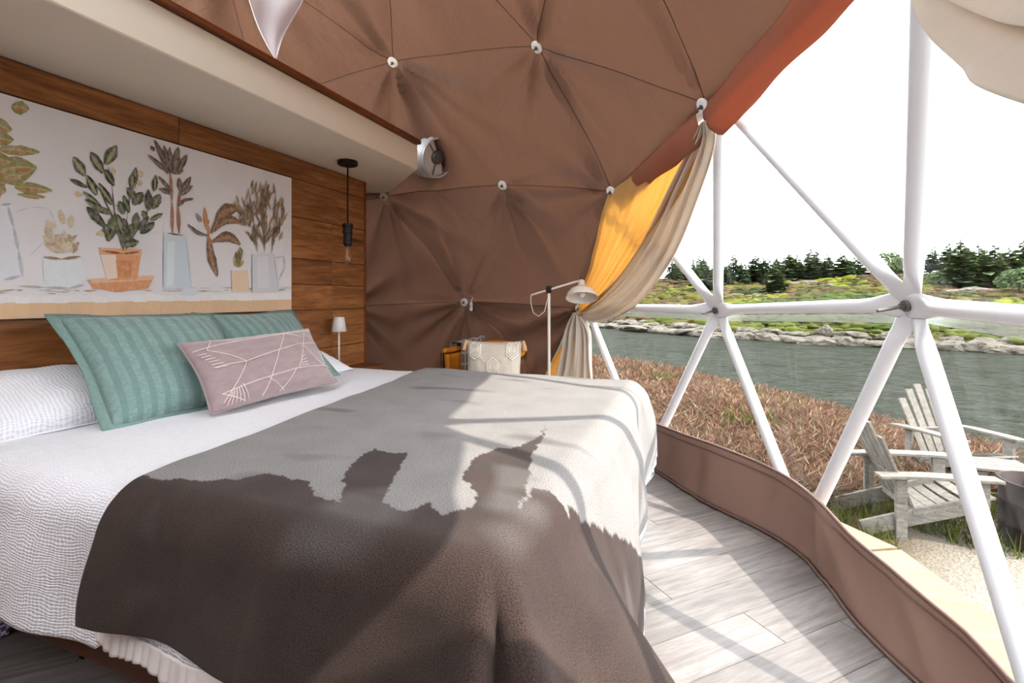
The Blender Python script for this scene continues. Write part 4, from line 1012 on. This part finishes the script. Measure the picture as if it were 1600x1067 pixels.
# gingham cloth in the open bay under the bed
M['gingham'] = None
t = NT('gingham'); ck = t.node('TexChecker', inp={'Vector': t.coord(), 'Color1': (*L(96, 74, 130), 1), 'Color2': (*L(206, 200, 214), 1), 'Scale': 70.0}); M['gingham'] = t.end(t.bsdf(ck.outputs[0], .8))
tag(MB().box((-.36, -.34, .0), (-.135, -.27, .05)).build('folded_cloth', M['gingham'], bevel=.015), 'purple gingham cloth folded on the floor under the bed', 'cloth')

# ------------------------------------------------------------------ landscape
ZW, ZG = -2.2, -.85
L_in = L
def L(r, g, b, k=.46): return tuple(k*x for x in L_in(r, g, b))
NEAR = np.array([(-30, 70), (-6, 36), (4.35, 20.6), (6.96, 17.6), (8.24, 14.2), (8.7, 12), (9.1, 9.8), (9.4, 8.3), (10.2, 5), (11, 0), (12, -20)], float)
FAR = np.array([(-40, 100), (-6, 66), (4, 60), (11, 55.7), (15, 46), (18.5, 40.1), (23, 35.6), (27.5, 32.6), (31.2, 29.6), (40, 25), (60, 16), (90, 0), (120, -30)], float)
def sdist(line, P, Q):              # distance to a shoreline, positive on its land side (left of the walking direction handled by sign)
    best = np.full(P.shape, 1e9); sg = np.ones(P.shape)
    for (x0, y0), (x1, y1) in zip(line, line[1:]):
        dx, dy = x1-x0, y1-y0; L2 = dx*dx+dy*dy; t = np.clip(((P-x0)*dx+(Q-y0)*dy)/L2, 0, 1)
        d = np.hypot(P-x0-t*dx, Q-y0-t*dy); cr_ = dx*(Q-y0)-dy*(P-x0)
        m = d < best-1e-9; best = np.where(m, d, best); sg = np.where(m, np.sign(cr_), sg)
    return best*sg
def vnoise(P, Q, s, seed=0):
    r = np.random.default_rng(seed); g = r.random((64, 64)); x, y = P/s+31.3, Q/s+17.7; i, j = np.floor(x).astype(int), np.floor(y).astype(int); f, h = x-i, y-j
    f, h = f*f*(3-2*f), h*h*(3-2*h); a = lambda ii, jj: g[ii % 64, jj % 64]
    return (a(i, j)*(1-f)+a(i+1, j)*f)*(1-h)+(a(i, j+1)*(1-f)+a(i+1, j+1)*f)*h
ss = lambda a, b, x: (lambda t: t*t*(3-2*t))(np.clip((x-a)/(b-a), 0, 1))
def near_z(P, Q):
    d = -sdist(NEAR, P, Q)           # land lies on the dome's side
    z = ZW-.35 + .85*ss(-.6, .6, d) + (ZG-ZW-.5)*ss(.6, 5.5, d) + .10*(vnoise(P, Q, 1.7, 1)-.5)*ss(0, 2, d)*ss(3.5, 6, np.hypot(P-3, Q-2))
    return z
def far_z(P, Q):
    d = sdist(FAR, P, Q)
    z = ZW-.5 + 1.2*ss(-.8, 1.2, d) + (1.2*ss(1, 9, d) + 6.6*ss(6, 58, d))*(1-.30*ss(24, 50, P)) + (vnoise(P, Q, 9, 3)-.5)*1.8*ss(2, 12, d) + (vnoise(P, Q, 3, 4)-.5)*.5*ss(1, 4, d)
    return z
def terrain(name, P, Q, zf, mat, label):
    n, m = P.shape; Z = zf(P, Q); o = [out(p, q, z) for p, q, z in zip(P.ravel(), Q.ravel(), Z.ravel())]
    mb = MB(); mb.add(o, [(j*m+i, j*m+i+1, (j+1)*m+i+1, (j+1)*m+i) for j in range(n-1) for i in range(m-1)])
    ob = mb.build(name, mat, smooth=True); return tag(ob, label, 'ground', kind='structure')
def ground_mat():
    t = NT('near_ground'); co = t.coord()
    gp = t.node('TexVoronoi', inp={'Vector': co, 'Scale': 48.0}); big = t.noise(co, .9, 4)
    gravel = t.mix(gp.outputs[1], L(136, 128, 118), L(206, 198, 188)); gravel = t.mix(t.noise(co, 22, 3), gravel, L(172, 160, 142))
    soil = t.ramp(t.noise(co, 5, 5), [(.3, L(70, 56, 40)), (.6, L(104, 84, 58)), (.8, L(104, 110, 54))])
    a = t.node('Attribute', attribute_name='tone'); c = t.mix(a.outputs['Fac'], soil, gravel)
    return t.end(t.bsdf(c, .95, t.bump(gp.outputs[0], .6, .02), 0, .1))
M['ground'] = ground_mat()
PA, QA = np.meshgrid(np.concatenate([np.linspace(-80, -15, 20), np.linspace(-14, 13, 130)]), np.concatenate([np.linspace(-80, -13, 20), np.linspace(-12, 40, 220)]))
g = terrain('ground', PA, QA, near_z, M['ground'], 'gravel and heath soil between the dome and the creek')
ca = g.data.color_attributes.new('tone', 'FLOAT_COLOR', 'POINT')
grav = (1-ss(.72, 1.05, (np.hypot((PA-4.4)/1.0, (QA-1.5)/1.0))/3.1 + (vnoise(PA, QA, .8, 8)-.5)*.2)).ravel()
arr = np.ones((len(g.data.vertices), 4), np.float32); arr[:, :3] = grav[:, None]; ca.data.foreach_set('color', arr.ravel())
def hill_mat():
    t = NT('far_hill'); co = t.coord()
    a = t.noise(t.coord(scale=(.6, .6, 1)), .16, 5, .6, .5); b = t.noise(co, .9, 5, .65); c_ = t.noise(co, 5, 4, .7)
    c = t.ramp(a, [(.30, L(106, 86, 58)), (.42, L(98, 100, 46)), (.52, L(84, 102, 40)), (.60, L(116, 112, 50)), (.68, L(110, 86, 64)), (.8, L(106, 106, 50))])
    c = t.mix(t.ramp(b, [(.42, (0, 0, 0)), (.62, (1, 1, 1))]), c, L(60, 72, 36)); c = t.mix(t.math('MULTIPLY', c_, .5), c, L(92, 80, 52))
    return t.end(t.bsdf(c, .95, t.bump(t.math('ADD', b, c_), .9, .35), 0, .05))
M['hill'] = hill_mat()
PB, QB = np.meshgrid(np.linspace(-45, 150, 200), np.linspace(8, 190, 190))
terrain('hill', PB, QB, far_z, M['hill'], 'green and russet moor hillside across the creek')
def water_mat():
    t = NT('creek_water'); co = t.coord()
    a = t.noise(t.coord(scale=(1, 1, 1)), 2.2, 4, .65, .8); b = t.noise(co, 7.5, 3, .6)
    nm = t.bump(t.math('ADD', t.math('MULTIPLY', a, .7), t.math('MULTIPLY', b, .3)), .9, .35)
    c = t.mix(t.noise(co, .35, 3), L(34, 40, 30), L(54, 58, 44))
    rip = t.ramp(t.math('ADD', t.math('MULTIPLY', t.noise(t.coord(scale=(1, 1, 1)), .9, 5, .7, 1.2), .6), t.math('MULTIPLY', t.noise(co, 4.5, 3, .7), .4)), [(.38, (.25, .25, .25)), (.62, (1.0, 1.0, 1.0))])
    lw = t.node('LayerWeight', inp={'Blend': .5, 'Normal': nm}); df = t.node('BsdfDiffuse', inp={'Color': c}); gl = t.node('BsdfGlossy', inp={'Color': (1, 1, 1, 1), 'Roughness': .12, 'Normal': nm})
    mx = t.node('MixShader'); t.set(mx.inputs[0], t.math('MULTIPLY', rip, t.math('MULTIPLY_ADD', t.math('POWER', lw.outputs['Facing'], 4.0), .26, .02))); t.set(mx.inputs[1], df.outputs[0]); t.set(mx.inputs[2], gl.outputs[0])
    return t.end(mx.outputs[0])
M['water'] = water_mat()
tag(MB().add([out(-90, -40, ZW), out(160, -40, ZW), out(160, 130, ZW), out(-90, 130, ZW)], [(0, 1, 2, 3)]).build('water', M['water']), 'grey-green rippled creek between the heath and the rocky bank', 'water', kind='structure')

# rocks along the far bank and outcrops on the hill
def rock_mesh(seed, flat=.6, rough=.35):
    bm = bmesh.new(); bmesh.ops.create_icosphere(bm, subdivisions=3, radius=1.0)
    for v in bm.verts:
        p = v.co.copy(); k = 1+rough*mnoise.noise(p*1.1+Vector((seed*3.7, 0, 0)))*1.4 + rough*.5*mnoise.noise(p*2.8+Vector((0, seed*2.1, 0))) 
        q = p*k; q.x = math.copysign(abs(q.x)**.85, q.x); q.z = math.copysign(abs(q.z)**.8, q.z)*flat; v.co = q
    me = bpy.data.meshes.new('rock'); bm.to_mesh(me); bm.free(); me.materials.append(M['rock']); return me
def rock_mat():
    t = NT('pale_granite'); co = t.coord(); n = t.noise(co, 1.6, 6, .7); cr_ = t.noise(t.coord(scale=(1, 1, 2.5)), 2.2, 5, .7, .8)
    c = t.ramp(n, [(.3, L(104, 96, 86)), (.5, L(146, 138, 126)), (.7, L(176, 168, 156))]); c = t.mix(t.ramp(cr_, [(.36, (1, 1, 1)), (.46, (0, 0, 0))]), c, L(74, 66, 58))
    return t.end(t.bsdf(c, .9, t.bump(t.math('ADD', n, cr_), .8, .25), 0, .1))
M['rock'] = rock_mat(); RM = [rock_mesh(s, .55+.1*(s % 3)) for s in range(6)]
def zone(u):
    return 'between the curtain and the first upright strut' if u < 1120 else 'just past the first upright strut' if u < 1215 else 'midway between the two upright struts' if u < 1320 else 'near the tall upright strut, curtain side' if u < 1432 else 'past the tall upright strut'
rk = random.Random(31)
seglen = [math.hypot(b[0]-a[0], b[1]-a[1]) for a, b in zip(FAR, FAR[1:])]
s = 0.0; rocks = []
def far_at(s):
    for (a, b), l in zip(zip(FAR, FAR[1:]), seglen):
        if s <= l: return a[0]+(b[0]-a[0])*s/l, a[1]+(b[1]-a[1])*s/l, (b[0]-a[0])/l, (b[1]-a[1])/l
        s -= l
    return None
pos = seglen[0]+seglen[1]*.6
while True:
    f = far_at(pos)
    if not f or f[0] > 37: break
    for layer_ in range(2):
        w = rk.uniform(1.0, 2.1)*(1.0 if layer_ == 0 else .6)*max(.6, min(1.3, f[1]/40)); off = rk.uniform(-.15, .35)+layer_*.9
        p, q = f[0]-f[3]*off, f[1]+f[2]*off
        o = bpy.data.objects.new('rock', rk.choice(RM)); COL.objects.link(o); o.location = out(p, q, ZW+.22+layer_*.42+rk.uniform(-.08, .1))
        o.scale = (w, w*rk.uniform(.4, .6), rk.uniform(.40, .62)*(1 if layer_ == 0 else .8)); o.rotation_euler = (rk.uniform(-.12, .12), rk.uniform(-.12, .12), YAW+math.atan2(f[3], f[2])+rk.uniform(-.35, .35))
        zz = zone(800+p/q*FPX); ly = ('waterline', 'upper')[layer_]; tag(o, 'pale %s boulder on the far bank, %s' % (ly, zz), 'rock', '%s boulders %s' % (ly, zz))
    pos += rk.uniform(1.0, 1.9)
outcrops = [(1085, 418, 92, 2.4), (1150, 436, 72, 1.5), (1184, 433, 70, 1.6), (1262, 420, 82, 2.6), (1302, 424, 78, 2.0), (1138, 452, 58, .8), (1520, 445, 52, 2.6), (1240, 412, 95, 2.0)]
OCL = ['highest bedrock slab at the foot of the ridge trees, nearest the curtain', 'small pale bedrock slab just beyond the first upright strut', 'small pale bedrock slab beside the lone bluish spruce', 'widest pale bedrock slab below the ridge trees mid-hill', 'pale bedrock slab beside the slanting strut near the ridge', 'tiny pale stone low on the moor slope', 'long pale bedrock slab below the spruce grove', 'far pale bedrock slab right under the ridge treeline']
for (u, v, q, w), ocl in zip(outcrops, OCL):
    p = (u-800)/FPX*q; z = float(far_z(np.array([p]), np.array([q*1.0]))[0])
    o = bpy.data.objects.new('rock', RM[int(u) % 6]); COL.objects.link(o); o.location = out(p, q, z+.12); o.scale = (w, w*.6, .55); o.rotation_euler = (0, 0, YAW+.2)
    tag(o, ocl.replace('right under', 'directly under'), 'rock', 'bedrock outcrops on the hill')
o = bpy.data.objects.new('rock', RM[2]); COL.objects.link(o); o.location = out(23.3, 36.0, ZW+1.0); o.scale = (.42, .36, .55)
tag(o, 'tallest upright boulder standing above the rock line on the far bank', 'rock')

# moor shrubs on the far hill: low rounded clumps, one mass
def clumps(name, spots, mats, label, subdiv=1):
    bm = bmesh.new(); bmesh.ops.create_icosphere(bm, subdivisions=subdiv, radius=1.0); bv = np.array([v.co[:] for v in bm.verts]); bf = [[v.index for v in f.verts] for f in bm.faces]; bm.free()
    bf = np.array(bf); V = []; F = []; Cc = []; r = np.random.default_rng(5)
    for k, (w, sx, sz, col) in enumerate(spots):
        q = bv*(1+.75*(r.random((len(bv), 1))-.5)); q = q*np.array([sx, sx, sz]) + np.array(w); V.append(q); F.append(bf+k*len(bv)); j = 1+.3*(r.random()-.5); Cc.append(np.tile(np.array(col)*j, (len(bv), 1)))
    V = np.concatenate(V); F = np.concatenate(F); Cc = np.concatenate(Cc)
    return np_mesh(name, V, F, Cc, mats, label)
def np_mesh(name, V, F, Cc, mat, label, cat='shrubs'):
    me = bpy.data.meshes.new(name); nf, k = F.shape
    me.vertices.add(len(V)); me.vertices.foreach_set('co', V.astype(np.float32).ravel()); me.loops.add(nf*k); me.loops.foreach_set('vertex_index', F.astype(np.int32).ravel())
    me.polygons.add(nf); me.polygons.foreach_set('loop_start', np.arange(0, nf*k, k, dtype=np.int32)); me.update(calc_edges=True)
    ca = me.color_attributes.new('tone', 'FLOAT_COLOR', 'POINT'); a = np.ones((len(V), 4), np.float32); a[:, :3] = Cc; ca.data.foreach_set('color', a.ravel())
    me.materials.append(mat); o = link(name, me); return tag(o, label, cat, kind='stuff')
def veg_mat(name, fac=.35, rough=.9):
    t = NT(name); a = t.node('Attribute', attribute_name='tone'); c = t.mix(t.noise(t.coord(), 2.5, 4), a.outputs['Color'], L(60, 64, 34), 'MIX')
    t.n['Mix'].inputs[0].default_value = 0
    b = t.bsdf(a.outputs['Color'], rough, None, 0, .1); return t.end(t.translucent(b, a.outputs['Color'], fac))
M['veg'] = veg_mat('vegetation'); M['veg_far'] = veg_mat('far_vegetation', .15)
sp = []; r = np.random.default_rng(2)
cand = np.column_stack([r.uniform(-2, 75, 15000), r.uniform(24, 98, 15000)]); dF = sdist(FAR, cand[:, 0], cand[:, 1]); zF = far_z(cand[:, 0], cand[:, 1]); na = vnoise(cand[:, 0], cand[:, 1], 8, 21)
HC = [L(76, 92, 38), L(98, 106, 44), L(68, 80, 36), L(104, 84, 58), L(112, 106, 50), L(92, 74, 52), L(132, 138, 40)]
for (p, q), d, z, n_ in zip(cand, dF, zF, na):
    if d < 1.0 or not (.12 < p/q < 1.15): continue
    if len(sp) > 6500: break
    k = int(n_*7.5) % 7 if r.random() < .75 else r.integers(0, 6); s_ = r.uniform(.16, .55)*(.6+q/90)
    sp.append((tuple(out(p, q, z+.05*s_)), s_*1.3, s_*r.uniform(.4, .7), HC[k]))
clumps('moor_shrubs', sp, M['veg_far'], 'low green and russet moor shrubs covering the far hillside', 2)

# heath in front: twiggy russet bushes, one mass
r = np.random.default_rng(8); N = 22000
q = 2.6 + (r.random(N)**1.35)*19.5; p = q*(.0+1.02*r.random(N)); d = -sdist(NEAR, p, q)
world_r = np.hypot(*(np.array([[RIGHT.x, FWD.x], [RIGHT.y, FWD.y]]) @ np.vstack([p, q]) + np.array([[CAM.x], [CAM.y]])))
gravd = np.hypot(p-4.2, q-1.2)
keep = (d > .25) & (world_r > 3.75) & (gravd > 3.55+1.0*vnoise(p, q, 1.2, 31)) 
p, q = p[keep], q[keep]; z = near_z(p, q); n_ = vnoise(p, q, 1.4, 5); n2 = vnoise(p, q, 2.6, 15)
V = []; F = []; Cc = []; vi = 0
HR = [L(140, 102, 84), L(162, 122, 102), L(120, 86, 72), L(184, 160, 130), L(150, 114, 88), L(128, 112, 90)]; HG = [L(98, 110, 42), L(124, 132, 50), L(112, 104, 54)]
for x, y, zz, a, b2 in zip(p, q, z, n_, n2):
    if a > .86 and r.random() < .6: cols, hgt = HG, r.uniform(.22, .42)
    else: cols, hgt = HR, r.uniform(.20, .42)*(.6+.7*b2)
    m = 20 if y < 9 else 13; w = out(x, y, zz)
    th = r.uniform(0, 2*PI, m); ln = r.uniform(.08, .34, m); h = hgt*r.uniform(.25, 1.0, m)**1.3; wd = (.0045+.0008*y)*r.uniform(.7, 1.4, m)*(1.5 if cols is HG else 1)
    b0 = np.column_stack([w.x+np.cos(th)*ln*.45, w.y+np.sin(th)*ln*.45, zz+h*.55+.02]); tp = np.column_stack([w.x+np.cos(th)*ln, w.y+np.sin(th)*ln, zz+h])
    ph = r.uniform(0, 2*PI, m); sd = np.column_stack([np.cos(ph), np.sin(ph), .3*np.ones(m)])*wd[:, None]; md = (b0+tp)/2
    V.append(np.stack([b0, md+sd, tp, md-sd], 1).reshape(-1, 3)); F.append((np.arange(m)*4)[:, None]+np.arange(4)+vi); vi += 4*m
    c = np.array([cols[i] for i in r.integers(0, len(cols), m)])*r.uniform(.7, 1.25, (m, 1)); Cc.append(np.repeat(c, 4, 0))
np_mesh('heath_shrubs', np.concatenate(V), np.concatenate(F), np.concatenate(Cc), M['veg'], 'dense russet heath shrubs between the dome and the creek', 'heath')
# grass between gravel and heath
N = 26000; q = r.uniform(2.2, 7.5, N); p = r.uniform(1.2, 6.5, N); gd = np.hypot(p-4.2, q-1.2)
wr2 = np.hypot(*(np.array([[RIGHT.x, FWD.x], [RIGHT.y, FWD.y]]) @ np.vstack([p, q]) + np.array([[CAM.x], [CAM.y]])))
keep = (gd > 2.60+.7*vnoise(p, q, .6, 41)) & (gd < 4.3) & (wr2 > 3.62); p, q = p[keep], q[keep]; z = near_z(p, q); m = len(p)
w = np.array([tuple(out(a, b, c)) for a, b, c in zip(p, q, z)]); th = r.uniform(0, 2*PI, m); ph = r.uniform(0, 2*PI, m); h = r.uniform(.06, .20, m)
tp = w+np.column_stack([np.cos(th)*.07, np.sin(th)*.07, h]); sd = np.column_stack([np.cos(ph), np.sin(ph), np.zeros(m)])*.006
V = np.stack([w-sd, w+sd, tp], 1).reshape(-1, 3); GC = np.array([L(94, 112, 40), L(118, 130, 50), L(76, 94, 38), L(134, 136, 68)])
np_mesh('grass', V, np.arange(3*m).reshape(-1, 3), np.repeat(GC[r.integers(0, 4, m)]*r.uniform(.7, 1.2, (m, 1)), 3, 0), M['veg'], 'short green grass around the wooden chairs', 'grass')

# trees -----------------------------------------------------------
M['bark'] = plain('bark', L(84, 70, 58), .9, var=.2)
def needle_mat():
    t = NT('spruce_needles'); oi = t.node('ObjectInfo'); a = t.node('Attribute', attribute_name='tone')
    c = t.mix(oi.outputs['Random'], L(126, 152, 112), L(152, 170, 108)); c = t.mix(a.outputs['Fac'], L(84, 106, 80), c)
    return t.end(t.translucent(t.bsdf(c, .9, None, 0, .1), L(90, 110, 60), .2))
M['needles'] = needle_mat()
def conifer(seed, slim=1.0, gap=0.0, lean=0.0):
    rn = random.Random(seed); V = []; F = []; Cc = []
    nl = 15
    for k in range(nl):
        t_ = k/(nl-1); z = .10+gap+(.96-.10-gap)*t_; rad = (1-t_)**.8*.30*slim*rn.uniform(.75, 1.2)+.015; nb = max(5, int(15*(1-t_))+4)
        for b in range(nb):
            a = rn.uniform(0, 2*PI); rr_ = rad*rn.uniform(.55, 1.1); dz = rr_*rn.uniform(-.30, .12); wd = rr_*rn.uniform(.22, .40)+.008
            ca_, sa = math.cos(a), math.sin(a); z_ = z+rn.uniform(-.03, .03); o = len(V); lx = lean*z_
            for sgn in (1, -1):
                o = len(V)
                V += [(lx, 0, z_), (lx+ca_*rr_*.6-sa*wd, sa*rr_*.6+ca_*wd, z_+dz*.5-.015*sgn), (lx+ca_*rr_, sa*rr_, z_+dz), (lx+ca_*rr_*.6+sa*wd, sa*rr_*.6-ca_*wd, z_+dz*.5+.02*sgn)]
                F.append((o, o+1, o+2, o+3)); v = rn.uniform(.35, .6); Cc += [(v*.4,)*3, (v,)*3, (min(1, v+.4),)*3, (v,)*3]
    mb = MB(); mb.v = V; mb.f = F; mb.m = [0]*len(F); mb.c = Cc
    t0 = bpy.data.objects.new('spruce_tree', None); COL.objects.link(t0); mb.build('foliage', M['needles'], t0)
    MB().tube([(0, 0, -.06), (lean*.5, 0, .5), (lean*.95, 0, .95)], [.022, .014, .003], 6).build('trunk', M['bark'], t0); return t0
def bushy(seed):
    rn = random.Random(seed); V = []; F = []; Cc = []
    for k in range(520):
        th, cz = rn.uniform(0, 2*PI), rn.uniform(-.75, 1); s_ = math.sqrt(1-cz*cz); rad = rn.uniform(.7, 1.08)
        c = Vector((math.cos(th)*s_*.40*rad, math.sin(th)*s_*.40*rad, .55+.42*cz*rad)); n = Vector((rn.gauss(0, 1), rn.gauss(0, 1), rn.gauss(0, 1))).normalized(); a = n.orthogonal().normalized(); b = n.cross(a); w = rn.uniform(.04, .085)
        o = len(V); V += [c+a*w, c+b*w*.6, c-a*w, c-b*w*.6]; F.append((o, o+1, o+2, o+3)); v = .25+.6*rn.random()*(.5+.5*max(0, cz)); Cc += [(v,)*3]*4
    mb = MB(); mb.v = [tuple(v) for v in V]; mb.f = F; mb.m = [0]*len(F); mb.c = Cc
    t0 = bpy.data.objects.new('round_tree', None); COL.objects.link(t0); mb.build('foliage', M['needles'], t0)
    MB().tube([(0, 0, -.08), (0.02, 0, .55)], [.03, .015], 6).build('trunk', M['bark'], t0); return t0
protos = [conifer(1), conifer(2, .8), conifer(3, 1.2), conifer(4, 1.5), conifer(5, 1.0, .15, .12)]; used = [False]*5
bp = [bushy(1), bushy(2)]; bused = [False]*2
tr_ = random.Random(12)
def plant(pool, usedl, k, u, q, h, label, group, wide=1.0, cat='tree'):
    p = (u-800)/FPX*q; z = float(far_z(np.array([p]), np.array([float(q)]))[0])
    t0 = pool[k] if not usedl[k] else copy_tree(pool[k]); usedl[k] = True
    t0.location = out(p, q, z); t0.scale = (h*wide, h*wide, h); t0.rotation_euler = (0, 0, tr_.uniform(0, 6.28)); tag(t0, label, cat, group)
for i in range(52):
    u = 1050+i*6.9+tr_.uniform(-6, 6); q = tr_.uniform(84, 100)
    if 1350 < u < 1415 and tr_.random() < .5: continue
    h_ = tr_.uniform(3.4, 6.4); sz_ = 'tall' if h_ > 5 else 'low'; plant(protos, used, tr_.choice([0, 1, 2, 3]), u, q, h_, '%s dark ridge-line spruce %s' % (sz_, zone(u)), '%s ridge spruces %s' % (sz_, zone(u)), tr_.uniform(1.1, 1.6))
plant(protos, used, 3, 1210, 70, 4.2, 'larger bluish spruce standing alone below the ridge', None, 1.35)
plant(protos, used, 3, 1104, 78, 4.4, 'dense dark spruce below the ridge beside the first upright strut', None, 1.4)
plant(bp, bused, 0, 1388, 80, 4.2, 'round-headed dark tree on the ridge under the slanting strut', None, 1.1)
plant(protos, used, 4, 1452, 74, 4.8, 'windblown open pine just beside the tall upright strut, nearer it', 'windblown pines', 1.2)
plant(protos, used, 4, 1476, 74, 5.2, 'windblown open pine just beside the tall upright strut, second from it', 'windblown pines', 1.2)
for i in range(16):
    u = 1500+i*8.6+tr_.uniform(-8, 8); q = tr_.uniform(56, 68); u = min(u, 1632); gz_ = 'nearest the windblown pines' if u < 1545 else 'around its middle' if u < 1590 else 'farthest from the windblown pines'; plant(protos, used, tr_.choice([0, 2, 3]), u, q, tr_.uniform(4.2, 6.6), 'dense spruce in the hill grove, %s' % gz_, 'grove spruces, %s' % gz_, tr_.uniform(1.2, 1.6))
for i, u in enumerate((1470, 1490, 1505, 1530)): plant(bp, bused, i % 2, u, 64, tr_.uniform(2.2, 3.0), 'low rounded dark bush, %s from the windblown pines at the grove edge' % ('first', 'second', 'third', 'fourth')[i], 'bushes at the grove edge', 1.4, 'bush')
plant(bp, bused, 1, 1592, 47, 2.6, 'big rounded dark bush on the open slope below the spruce grove', None, 1.5, 'bush')

# wooden garden chairs ---------------------------------------------
L = L_in
def adirondack(name, label, loc, rz, group, nback=5):
    t0 = thing(name, label, 'garden chair', loc, rz, group); W = .56
    def board(nm, pts, w, th, ax=(0, 1, 0)):       # a plank along a polyline in the x-z plane, width along y unless told otherwise
        mb = MB(); ax = Vector(ax).normalized(); P = []
        pts = [Vector(p) for p in pts]
        for i, p in enumerate(pts):
            d = (pts[min(i+1, len(pts)-1)]-pts[max(i-1, 0)]).normalized(); n = d.cross(ax).normalized()
            P += [p-ax*w/2-n*th/2, p+ax*w/2-n*th/2, p+ax*w/2+n*th/2, p-ax*w/2+n*th/2]
        m = len(pts); F = [(i*4+j, i*4+(j+1) % 4, (i+1)*4+(j+1) % 4, (i+1)*4+j) for i in range(m-1) for j in range(4)]+[(3, 2, 1, 0), tuple(range(m*4-4, m*4))]
        return mb.add(P, F).build(nm, M['grey_wood'], t0, bevel=.004)
    for sgn in (-1, 1):
        y = sgn*(W/2-.02)
        board('side_rail', [(-.52, y, .06), (-.30, y, .14), (.0, y, .24), (.28, y, .335), (.40, y, .33)], .03, .13)
        board('front_leg', [(.33, y+sgn*.035, 0), (.33, y+sgn*.035, .56)], .035, .10)
        board('back_post', [(-.24, y+sgn*.03, 0), (-.24, y+sgn*.03, .55)], .035, .085)
        board('armrest', [(-.42, y+sgn*.05, .545), (-.1, y+sgn*.06, .572), (.25, y+sgn*.065, .580), (.44, y+sgn*.06, .580)], .13, .026)
    for k in range(6):
        x = .40-.088*k; z = .392-.030*k+.012*math.cos(k*1.05); board('seat_slat', [(x, -W/2, z), (x, 0, z-.006), (x, W/2, z)], .08, .020, (1, 0, .32))
    for k in range(nback):
        y = (k-(nback-1)/2)*.098; tp = 1.02-.055*abs(k-(nback-1)/2)**1.5
        board('back_slat', [(-.10, y, .20), (-.10-.34*(tp-.2)/.8*.5, y*1.15, (tp+.2)/2), (-.10-.34*(tp-.2)/.8, y*1.3, tp)], .088, .022)
    board('back_rail', [(-.225, -W/2, .53), (-.225, W/2, .53)], .06, .03, (.3, 0, 1)); board('back_rail', [(-.13, -W/2, .25), (-.13, W/2, .25)], .06, .03, (.3, 0, 1))
    return t0
def face(deg): return YAW+math.radians(deg)
adirondack('garden_chair', 'weathered slatted wooden armchair nearest the dome, seen from its side', out(3.62, 4.36, ZG), face(-14), 'weathered wooden garden chairs')
adirondack('garden_chair', 'weathered slatted wooden armchair with tall back board beyond the nearer one', out(4.95, 5.45, ZG), face(-86), 'weathered wooden garden chairs')
tb = thing('side_table', 'weathered slatted wooden table between the two garden chairs', 'table', out(4.62, 4.62, ZG), face(-20))
for k in range(5): MB().box((-.24, -.20+.082*k, .46), (.24, -.20+.082*k+.072, .485)).build('slat', M['grey_wood'], tb, bevel=.003)
for a in (-1, 1):
    for b in (-1, 1): MB().box((a*.19-.04, b*.16-.02, 0), (a*.19+.04, b*.16+.02, .46)).build('leg', M['grey_wood'], tb, bevel=.003)
dr = thing('fire_drum', 'dark rusty metal drum on the gravel beside the garden chairs', 'drum', out(4.40, 4.0, ZG)); dr.scale = (1, 1, .85)
MB().lathe([(.0, .0), (.28, 0), (.285, .02), (.28, .04), (.28, .20), (.288, .215), (.28, .23), (.28, .42), (.288, .435), (.28, .45), (.28, .62), (.29, .635), (.27, .635), (.265, .3), (.0, .3)], 36, caps=False).build('body', M['rust'], dr, smooth=True)
